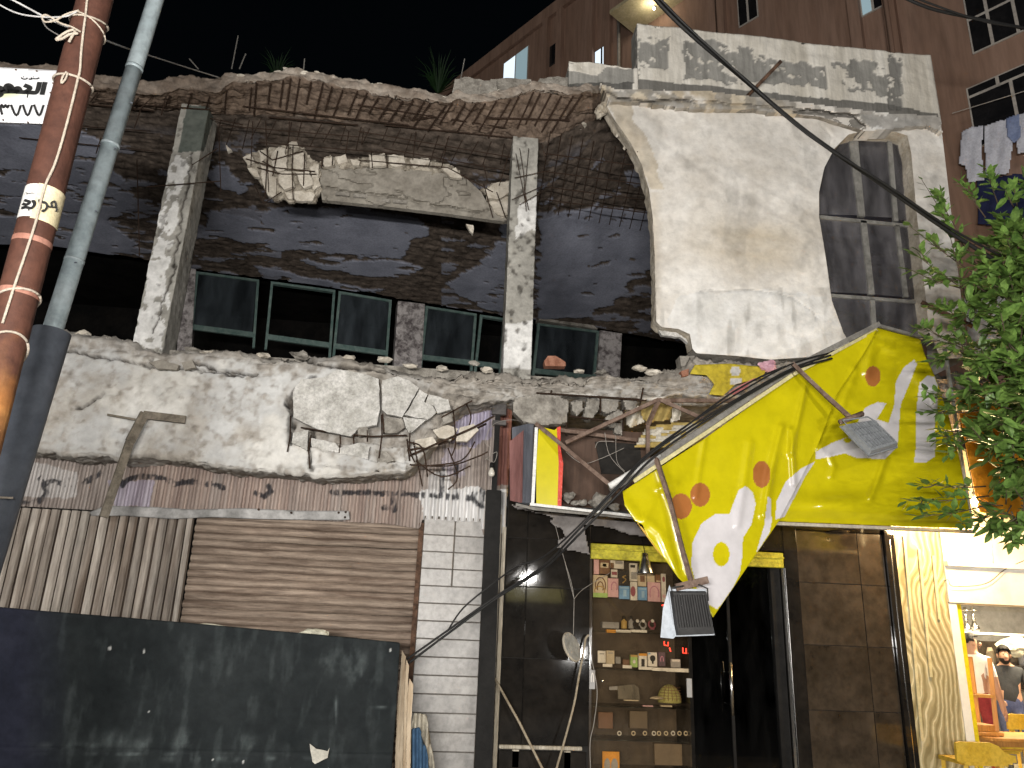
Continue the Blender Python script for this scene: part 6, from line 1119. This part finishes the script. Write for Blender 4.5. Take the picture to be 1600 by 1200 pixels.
apwin((788, 100, 824, 140), [(0, 0, .5, 1, m_litw), (.5, 0, 1, 1, m_litd)], g_ap)
# laundry
ln = MB().tube([A3(sA(onA(1498, 190)), onA(1498, 190)[2], .35), A3(sA(onA(1640, 140)), onA(1640, 140)[2]-.1, .35)], .008, 6).build('clothes_line', m_fr, ap)
m_c1 = M('pale_cloth', (.55, .56, .64), (.66, .67, .74), 5, rough=.9, bump=(8, .3)); m_c2 = M('blue_cloth_light', (.20, .25, .42), (.28, .34, .52), 5, rough=.9); m_c3 = M('navy_cloth', (.01, .014, .05), (.02, .026, .08), 5, rough=.9)
for (pl, d, mt, l) in (([(1502, 206), (1520, 198), (1536, 196), (1534, 240), (1538, 282), (1512, 284), (1508, 258), (1498, 256)], .36, m_c1, 'pale shirt hanging at the left end of the washing line'), ([(1538, 196), (1566, 188), (1580, 184), (1582, 230), (1576, 270), (1540, 278)], .40, m_c1, 'pale grey garment second on the washing line'), ([(1572, 184), (1592, 178), (1594, 214), (1584, 222), (1574, 214)], .43, m_c2, 'light blue garment in front of the pale ones on the washing line'), ([(1584, 180), (1640, 170), (1640, 230), (1590, 240)], .38, m_c1, 'white garment at the right end of the washing line'), ([(1526, 280), (1590, 272), (1640, 268), (1640, 360), (1528, 350)], .30, m_c3, 'navy blue cloth hanging below the pale garments')):
    A = np.array(pl, float); xs_ = np.arange(A[:, 0].min()-2, A[:, 0].max()+3, 2.); ys_ = np.arange(A[:, 1].min()-2, A[:, 1].max()+3, 2.); gx, gy = np.meshgrid(xs_, ys_); keep = inpoly((gx[:-1, :-1]+gx[1:, 1:])/2, (gy[:-1, :-1]+gy[1:, 1:])/2, pl)
    P = onA(gx, gy, d); P = P+an_*((.007*np.sin(gx*.30+gy*.06)+.012*np.sin(gx*.13-gy*.04+1))[..., None]); o = grid_mesh('garment', P[::-1], mt, None, None, keep[::-1]); tag(o, l, 'clothes', 'washing on the line'); sm = o.modifiers.new('thickness', 'SOLIDIFY'); sm.thickness = .01
# ================================================================== tree at the right, weeds on the roof
m_leaf = M('green_leaf', (.045, .095, .018), (.17, .28, .06), 11, rough=.45, spec=.35, bump=None, rand=0., grime=.2); m_bark = M('bark', (.06, .045, .03), (.12, .09, .06), 14, rough=.95, bump=(30, .8))
tr = thing('ficus_tree', 'leafy green street tree reaching in from the right edge', 'tree', (4.9, -2.6, 0))
rn = random.Random(77); leaves = []; tw = MB()
hubs = [((1700, 340), -2.6, (80, 80), 420), ((1720, 480), -2.8, (90, 70), 420), ((1700, 620), -2.7, (80, 70), 360), ((1700, 270), -2.6, (50, 50), 160), ((1770, 560), -3., (70, 80), 300), ((1612, 350), -2.4, (52, 70), 330), ((1585, 420), -2.3, (66, 60), 520), ((1606, 480), -2.6, (56, 60), 280), ((1570, 590), -2.5, (58, 44), 330), ((1600, 560), -2.9, (60, 60), 380), ((1585, 700), -2.5, (52, 60), 420), ((1610, 640), -2.8, (60, 80), 360), ((1600, 790), -2.6, (50, 36), 200), ((1500, 548), -2.1, (36, 22), 70), ((1545, 500), -2.2, (46, 24), 120)]
TRK = np.array([5.25, -2.75])
def leaf(p, d, nrm, L):
    u_, v_ = proj(np.array(p)); 
    if min(math.hypot(u_-1524, v_-784), math.hypot(u_-1546, v_-776)) < 15: return
    d = Vector(d).normalized(); s = d.cross(Vector(nrm)).normalized(); n = s.cross(d); p = Vector(p); w_ = L*.23
    leaves.append([p, p+d*L*.35+s*w_-n*L*.03, p+d*L*.72+s*w_*.72-n*L*.08, p+d*L-n*L*.16, p+d*L*.72-s*w_*.72-n*L*.08, p+d*L*.35-s*w_-n*L*.03])
def twig(p, q, nl, L=.145):
    p = Vector(p); q = Vector(q); pts = [p.lerp(q, t)+Vector((0, 0, -.02*math.sin(t*3))) for t in (0, .33, .66, 1)]; tw.tube(pts, [.007, .005, .004, .002], 5)
    d = (q-p).normalized()
    for k in range(nl):
        t = .15+.85*(k+1)/nl; b = pts[0].lerp(pts[-1], t); sd = Vector((rn.uniform(-1, 1), rn.uniform(-1, 1), rn.uniform(-.6, .8))); leaf(b, d*.6+sd*.75, (rn.uniform(-.6, .6), rn.uniform(-.9, .2), 1), L*rn.uniform(.7, 1.2))
for (c, Y, (rx, ry), n) in hubs:
    hub = Vector(at(c[0], c[1], Y)); base = Vector((TRK[0], TRK[1], max(2.2, hub.z-.7))); tw.tube([base, base.lerp(hub, .5)+Vector((0, 0, .05)), hub], [.03, .02, .012], 6)
    for k in range(n//9):
        a = rn.uniform(0, 2*math.pi); r = math.sqrt(rn.random()); x = c[0]+rx*r*math.cos(a); y = c[1]+ry*r*math.sin(a); q = Vector(at(x, y, Y+rn.uniform(-.35, .35))); d = (q-hub); d = d.normalized() if d.length > .01 else Vector((-1, 0, 0)); d = (d+Vector((rn.uniform(-.5, .3), rn.uniform(-.6, .3), rn.uniform(-.3, .5)))).normalized(); twig(q-d*.1, q+d*rn.uniform(.10, .2), 10)
for (a, b, Y, n) in [((1530, 420), (1440, 280), -2.2, 12), ((1540, 440), (1420, 352), -2.1, 16), ((1520, 400), (1462, 300), -2.25, 12), ((1520, 460), (1432, 398), -2.1, 16), ((1540, 430), (1452, 440), -2.2, 14), ((1500, 450), (1420, 420), -2.0, 12), ((1545, 470), (1450, 480), -2.1, 14), ((1510, 470), (1480, 350), -2.2, 12), ((1540, 640), (1440, 644), -2.2, 18), ((1550, 650), (1460, 690), -2.2, 16), ((1540, 630), (1450, 620), -2.3, 12), ((1520, 680), (1480, 710), -2.2, 8), ((1545, 775), (1416, 782), -2.2, 18), ((1540, 790), (1436, 806), -2.2, 14), ((1540, 760), (1450, 756), -2.2, 12), ((1560, 800), (1500, 818), -2.3, 10), ((1590, 800), (1580, 850), -2.4, 10), ((1580, 790), (1550, 830), -2.4, 8), ((1550, 540), (1450, 530), -2.0, 14), ((1540, 560), (1440, 510), -2.0, 12), ((1560, 320), (1540, 262), -2.4, 8), ((1540, 340), (1505, 285), -2.3, 8)]:
    p = at(*a, Y); q = at(*b, Y-.05); twig(p, q, int(n*1.1), .115)
    for k in range(max(2, n//9)):
        t = rn.uniform(.3, .95); m0 = Vector(p).lerp(Vector(q), t); dd = (Vector(q)-Vector(p)).normalized()+Vector((rn.uniform(-.4, .2), rn.uniform(-.5, .3), rn.uniform(-.7, .7))); twig(m0, m0+dd.normalized()*rn.uniform(.1, .2), 8, .105)
V = [tuple(v) for l in leaves for v in l]; F = [f for i in range(len(leaves)) for f in ((6*i, 6*i+1, 6*i+2, 6*i+3), (6*i, 6*i+3, 6*i+4, 6*i+5))]
lf = ob('crown', mesh('crown', V, F), m_leaf, tr); tw.build('branches', m_bark, tr, True)
MB().tube([(TRK[0]+.15, TRK[1], 0), (TRK[0]+.1, TRK[1]+.02, 1.4), (TRK[0], TRK[1], 2.6), (TRK[0]+.12, TRK[1]+.1, 4.2), (TRK[0]+.1, TRK[1]+.15, 5.6)], [.13, .11, .09, .05, .02], 10).build('trunk', m_bark, tr, True)
m_weed = M('roof_weed', (.008, .026, .006), (.014, .045, .010), 4, rough=.6, bump=None)
for (x, y, Y, n, h, l) in ((684, 146, 12, 70, 1.7, 'dark green palm tuft showing above the torn roof edge left of the apartment block'), (432, 122, 14., 50, 1.3, 'faint dark green palm tuft above the left part of the roof edge')):
    c = Vector(at(x, y, Y)); mb = MB()
    for k in range(n):
        a = rn.uniform(0, 2*math.pi); s = rn.uniform(.1, .55)*h; tip = c+Vector((math.cos(a)*s, math.sin(a)*s, rn.uniform(.35, 1)*h*.75)); mid = c.lerp(tip, .6)+Vector((0, 0, .12*h)); ribbon(mb, [c, mid, tip], [.03, .03, .004], nrm=(0, -1, .2))
    o = mb.build('palm_tuft', m_weed); tag(o, l, 'plant')
for (a, b) in (((296, 92), (310, 108)), ((372, 56), (362, 108)), ((384, 84), (374, 108)), ((476, 92), (474, 112)), ((726, 92), (720, 122))):
    bar('rebar', at(*a, -.6), at(*b, -.6), .007, M('grey_bar', (.12, .11, .10), (.18, .17, .15), 9), bld)
# ================================================================== people in the cafe
m_skin = M('skin', (.36, .205, .135), (.42, .25, .17), 6, rough=.55, bump=None, grime=.06); m_tee = M('white_tee', (.72, .70, .66), (.78, .76, .72), 5, rough=.85, bump=(14, .25), grime=.08); m_tblk = M('black_tee', (.018, .019, .022), (.03, .031, .035), 5, rough=.85, bump=(14, .25)); m_mar = M('maroon_trousers', (.22, .025, .03), (.28, .04, .045), 5, rough=.85); m_jean = M('blue_jeans', (.055, .07, .16), (.09, .11, .22), 7, rough=.85); m_hair = M('black_hair', (.010, .008, .007), (.02, .017, .015), 30, rough=.6, bump=(80, .6)); m_shoe = M('dark_shoe', (.02, .018, .016), (.03, .028, .025), 4)
def person(label, base, joints, edges, radii, shirt, pants, cut, sleeve, head, hz, look, beard, hairlen):
    t = thing('person', label, 'person', base)
    me = bpy.data.meshes.new('skel'); names = list(joints); ix = {n: i for i, n in enumerate(names)}
    me.from_pydata([tuple(Vector(base)+Vector(joints[n])) for n in names], [(ix[a], ix[b]) for a, b in edges], [])
    o = bpy.data.objects.new('skel', me); COL.objects.link(o); o.modifiers.new('skin', 'SKIN'); sb = o.modifiers.new('sub', 'SUBSURF'); sb.levels = 2; sb.render_levels = 2
    for n in names:
        sv = me.skin_vertices[0].data[ix[n]]; r = radii[n]; sv.radius = r if isinstance(r, tuple) else (r, r); sv.use_root = (n == 'pelvis')
    dg = bpy.context.evaluated_depsgraph_get(); dg.update(); ev = o.evaluated_get(dg); bm_ = bpy.data.meshes.new_from_object(ev); bpy.data.objects.remove(o)
    bm_.name = 'body'; [bm_.materials.append(m_) for m_ in (m_skin, shirt, pants, m_shoe)] if not bm_.materials else None
    B = Vector(base); segs = [(a, b, Vector(joints[a]), Vector(joints[b])) for a, b in edges]
    for p in bm_.polygons:
        c = p.center-B; best = min(segs, key=lambda s: ((c-(s[2]+(s[3]-s[2])*max(0, min(1, (c-s[2]).dot(s[3]-s[2])/(s[3]-s[2]).length_squared)))).length)); a, b = best[0], best[1]
        m_ = 1
        if b.startswith('knee') or b.startswith('ankle') or a == 'pelvis' and b.startswith('hip') or c.z < cut: m_ = 2
        if b.startswith('toe'): m_ = 3
        if b.startswith(('wrist', 'hand', 'f_', 'th_')): m_ = 0
        if b.startswith('elbow') and (c-Vector(joints[a])).length > sleeve: m_ = 0
        if b in ('neck', 'head', 'crown') and c.z > joints['neck'][2]-.01: m_ = 0
        if m_ == 2 and b.startswith(('wrist', 'hand', 'f_', 'th_')): m_ = 0
        p.material_index = m_; p.use_smooth = True
    bo = ob('body', bm_, None, t)
    H = B+Vector(head); f = Vector(look).normalized(); s = f.cross(Vector((0, 0, 1))).normalized(); u = s.cross(f)
    def loc(x, y, z): return H+s*x+f*y+u*z
    # hair cap, ears, nose, brow, eyes, mouth
    bm = bmesh.new(); bmesh.ops.create_icosphere(bm, subdivisions=3, radius=1)
    for v in list(bm.verts):
        if v.co.y > .35 and v.co.z < .45 or v.co.z < -.35 or (v.co.z < -.05 and v.co.y > -.25): bm.verts.remove(v)
    for v in bm.verts: v.co = loc(v.co.x*.086, v.co.y*.103-.006, v.co.z*.108+.022+hairlen*max(0, v.co.z))
    mh = bpy.data.meshes.new('hair'); bm.to_mesh(mh); bm.free(); ho = ob('hair', mh, m_hair, t, True); ho.modifiers.new('th', 'SOLIDIFY').thickness = .012
    if beard:
        bm = bmesh.new(); bmesh.ops.create_icosphere(bm, subdivisions=3, radius=1)
        for v in list(bm.verts):
            if v.co.z > -.22 or v.co.y < -.1 or (v.co.z > -.42 and abs(v.co.x) < .3): bm.verts.remove(v)
        for v in bm.verts: v.co = loc(v.co.x*.074, v.co.y*.098+.002, v.co.z*.118)
        mh = bpy.data.meshes.new('beard'); bm.to_mesh(mh); bm.free(); ob('beard', mh, m_hair, t, True)
    def blob(n, c, sz, m_):
        bm = bmesh.new(); bmesh.ops.create_icosphere(bm, subdivisions=2, radius=1)
        for v in bm.verts: v.co = loc(c[0]+v.co.x*sz[0], c[1]+v.co.y*sz[1], c[2]+v.co.z*sz[2])
        mm = bpy.data.meshes.new(n); bm.to_mesh(mm); bm.free(); ob(n, mm, m_, t, True)
    blob('nose', (0, .100, -.012), (.013, .02, .024), m_skin)
    for k in (-1, 1): blob('ear', (k*.076, -.008, -.005), (.012, .02, .03), m_skin); blob('eye', (k*.03, .086, .014), (.012, .008, .006), m_hair); blob('eyebrow', (k*.031, .088, .034), (.019, .008, .005), m_hair)
    blob('mouth', (0, .09, -.055), (.02, .008, .006), M('lips', (.28, .11, .09), (.3, .13, .1), 3))
    return t
def std(base, label, facing, shirt, pants, H, armL, armR, lean, look, beard, hairlen):
    """joint positions: x across the body to its right, y the way it faces"""
    k = H/1.75; c, s = math.cos(facing), math.sin(facing)
    def W(x, y, z): x, y, z = x*k, y*k+lean*max(0, z-.95), z*k; return (x*c-y*s, x*s+y*c, z)
    J = dict(pelvis=W(0, 0, .95), belly=W(0, .01, 1.08), chest=W(0, 0, 1.30), neck=W(0, 0, 1.47), head=W(0, .02, 1.58), crown=W(0, .02, 1.68))
    Rr = dict(pelvis=(.155*k, .125*k), belly=(.155*k, .125*k), chest=(.165*k, .125*k), neck=.056*k, head=(.078*k, .092*k), crown=(.066*k, .08*k)); E = [('pelvis', 'belly'), ('belly', 'chest'), ('chest', 'neck'), ('neck', 'head'), ('head', 'crown')]
    for sd, arm in ((1, armR), (-1, armL)):
        n = '_r' if sd > 0 else '_l'; J['sh'+n] = W(sd*.19, 0, 1.39); J['elbow'+n] = W(*arm[0]); J['wrist'+n] = W(*arm[1]); Rr['sh'+n] = .066*k; Rr['elbow'+n] = .046*k; Rr['wrist'+n] = .031*k
        E += [('chest', 'sh'+n), ('sh'+n, 'elbow'+n), ('elbow'+n, 'wrist'+n)]
        a, b = Vector(arm[0]), Vector(arm[1]); d = (b-a).normalized(); J['hand'+n] = W(*(b+d*.07)); Rr['hand'+n] = (.036*k, .02*k); E.append(('wrist'+n, 'hand'+n))
        sdv = d.cross(Vector((1, 0, 0))).normalized()
        for i in range(4):
            o_ = sdv*(-.027+.018*i); J['f_%d%s' % (i, n)] = W(*(b+d*.10+o_)); J['f_%db%s' % (i, n)] = W(*(b+d*(.155 if i in (1, 2) else .14)+o_*1.1+Vector((-sd*.015, .01, 0)))); Rr['f_%d%s' % (i, n)] = .009*k; Rr['f_%db%s' % (i, n)] = .007*k; E += [('hand'+n, 'f_%d%s' % (i, n)), ('f_%d%s' % (i, n), 'f_%db%s' % (i, n))]
        J['th_'+n] = W(*(b+d*.06+sdv*.05)); Rr['th_'+n] = .010*k; E.append(('wrist'+n, 'th_'+n))
        J['hip'+n] = W(sd*.10, 0, .88); J['knee'+n] = W(sd*.11, .02, .50); J['ankle'+n] = W(sd*.11, -.02, .08); J['toe'+n] = W(sd*.12, .15, .035); Rr['hip'+n] = .098*k; Rr['knee'+n] = .065*k; Rr['ankle'+n] = .045*k; Rr['toe'+n] = .035*k
        E += [('pelvis', 'hip'+n), ('hip'+n, 'knee'+n), ('knee'+n, 'ankle'+n), ('ankle'+n, 'toe'+n)]
    return person(label, base, J, E, Rr, shirt, pants, .93*k, .20*k, W(0, .02, 1.60), 0, look, beard, hairlen)
c = at(1520, 989, 1.25); H1 = (c[2]-.22)/.985
std((c[0]-.06, 1.25, .22), 'man in a white T-shirt and maroon trousers turned sideways in the cafe', R(-62), m_tee, m_mar, H1, ((-.25, .02, 1.10), (-.24, .10, .86)), ((.25, .0, 1.08), (.27, .06, .83)), .02, (.85, -.35, -.02), False, .0)
c = at(1556, 1010, 1.75); H2 = (c[2]-.22)/.985
std((c[0]+.12, 1.8, .22), 'bearded man in a black T-shirt and blue jeans looking towards the street', R(150), m_tblk, m_jean, H2, ((-.27, .02, 1.13), (-.20, .22, .98)), ((.25, .06, 1.12), (.16, .26, 1.0)), .10, (-.35, -.9, -.05), True, .01)
o = lump('plastic_sack', at(1582, 1012, 2.2), (.22, .1, .12), M('pale_plastic', (.5, .5, .5)), None, 31, 3, .7); tag(o, 'crumpled pale sack behind the bearded man in the cafe', 'sack')
# ================================================================== lit stall across the street (floodlights and sign show in the black panels; the strip light is added)
op = thing('street_stall', 'low lit stall across the street mirrored in the black panels', 'stall', (2.4, -11, 0))
box('counter', (-3.2, -11.4, 0), (6.0, -10.55, 1.0), m_dark, op); box('back_wall', (-3.3, -12.2, 0), (6.1, -12.1, 2.3), m_dark, op); box('roof', (-3.4, -12.3, 2.304), (6.2, -10.9, 2.4), m_dark, op)
box('sign_board', (1.9, -10.95, 2.41), (3.3, -10.9, 2.75), M('lit_sign_yellow', (.6, .5, .1), emit=((1, .86, .30), 2.5), bump=None, grime=0), op)
LAMP_P = 770
def lamp_at(label, x, z, wd, k, em):
    t = thing('street_floodlight' if wd < 1 else 'added_strip_light', label, 'floodlight' if wd < 1 else 'strip light', (x, -10.6, 1.0))
    box('housing', (x-wd/2-.04, -10.65, z-.13), (x+wd/2+.04, -10.55, z+.13), m_flb, t); box('glowing_glass', (x-wd/2, -10.549, z-.09), (x+wd/2, -10.54, z+.09), M('lamp_face_%d' % int(em*10), (.8, .8, .8), emit=((1, .95, .85), em), bump=None, grime=0), t)
    for q in ((x,) if wd < 1 else (x-wd*.4, x+wd*.4)): box('pole', (q-.02, -10.62, 1.0), (q+.02, -10.58, z-.131), m_flb, t)
    ld = bpy.data.lights.new('floodlight_lamp', 'AREA'); ld.shape = 'RECTANGLE'; ld.size = wd; ld.size_y = .16; ld.energy = LAMP_P*k; ld.color = (1, .97, .925); lo_ = bpy.data.objects.new('floodlight_lamp', ld); COL.objects.link(lo_); lo_.location = (x, -10.52, z); lo_.rotation_euler = (R(90+28), 0, 0)
lamp_at('lit floodlight raised high on the street stall', 2.35, 2.95, .3, .28, 12.)
lamp_at('long strip light added out of view along the stall to light the ruin softly', -1.1, 1.8, 3.0, 2.05, 4.)  # added source: lights the ceilings and softens pole and tree shadows
lamp_at('lit low floodlight at the right end of the street stall', 3.55, 1.3, .3, .3, 12.)
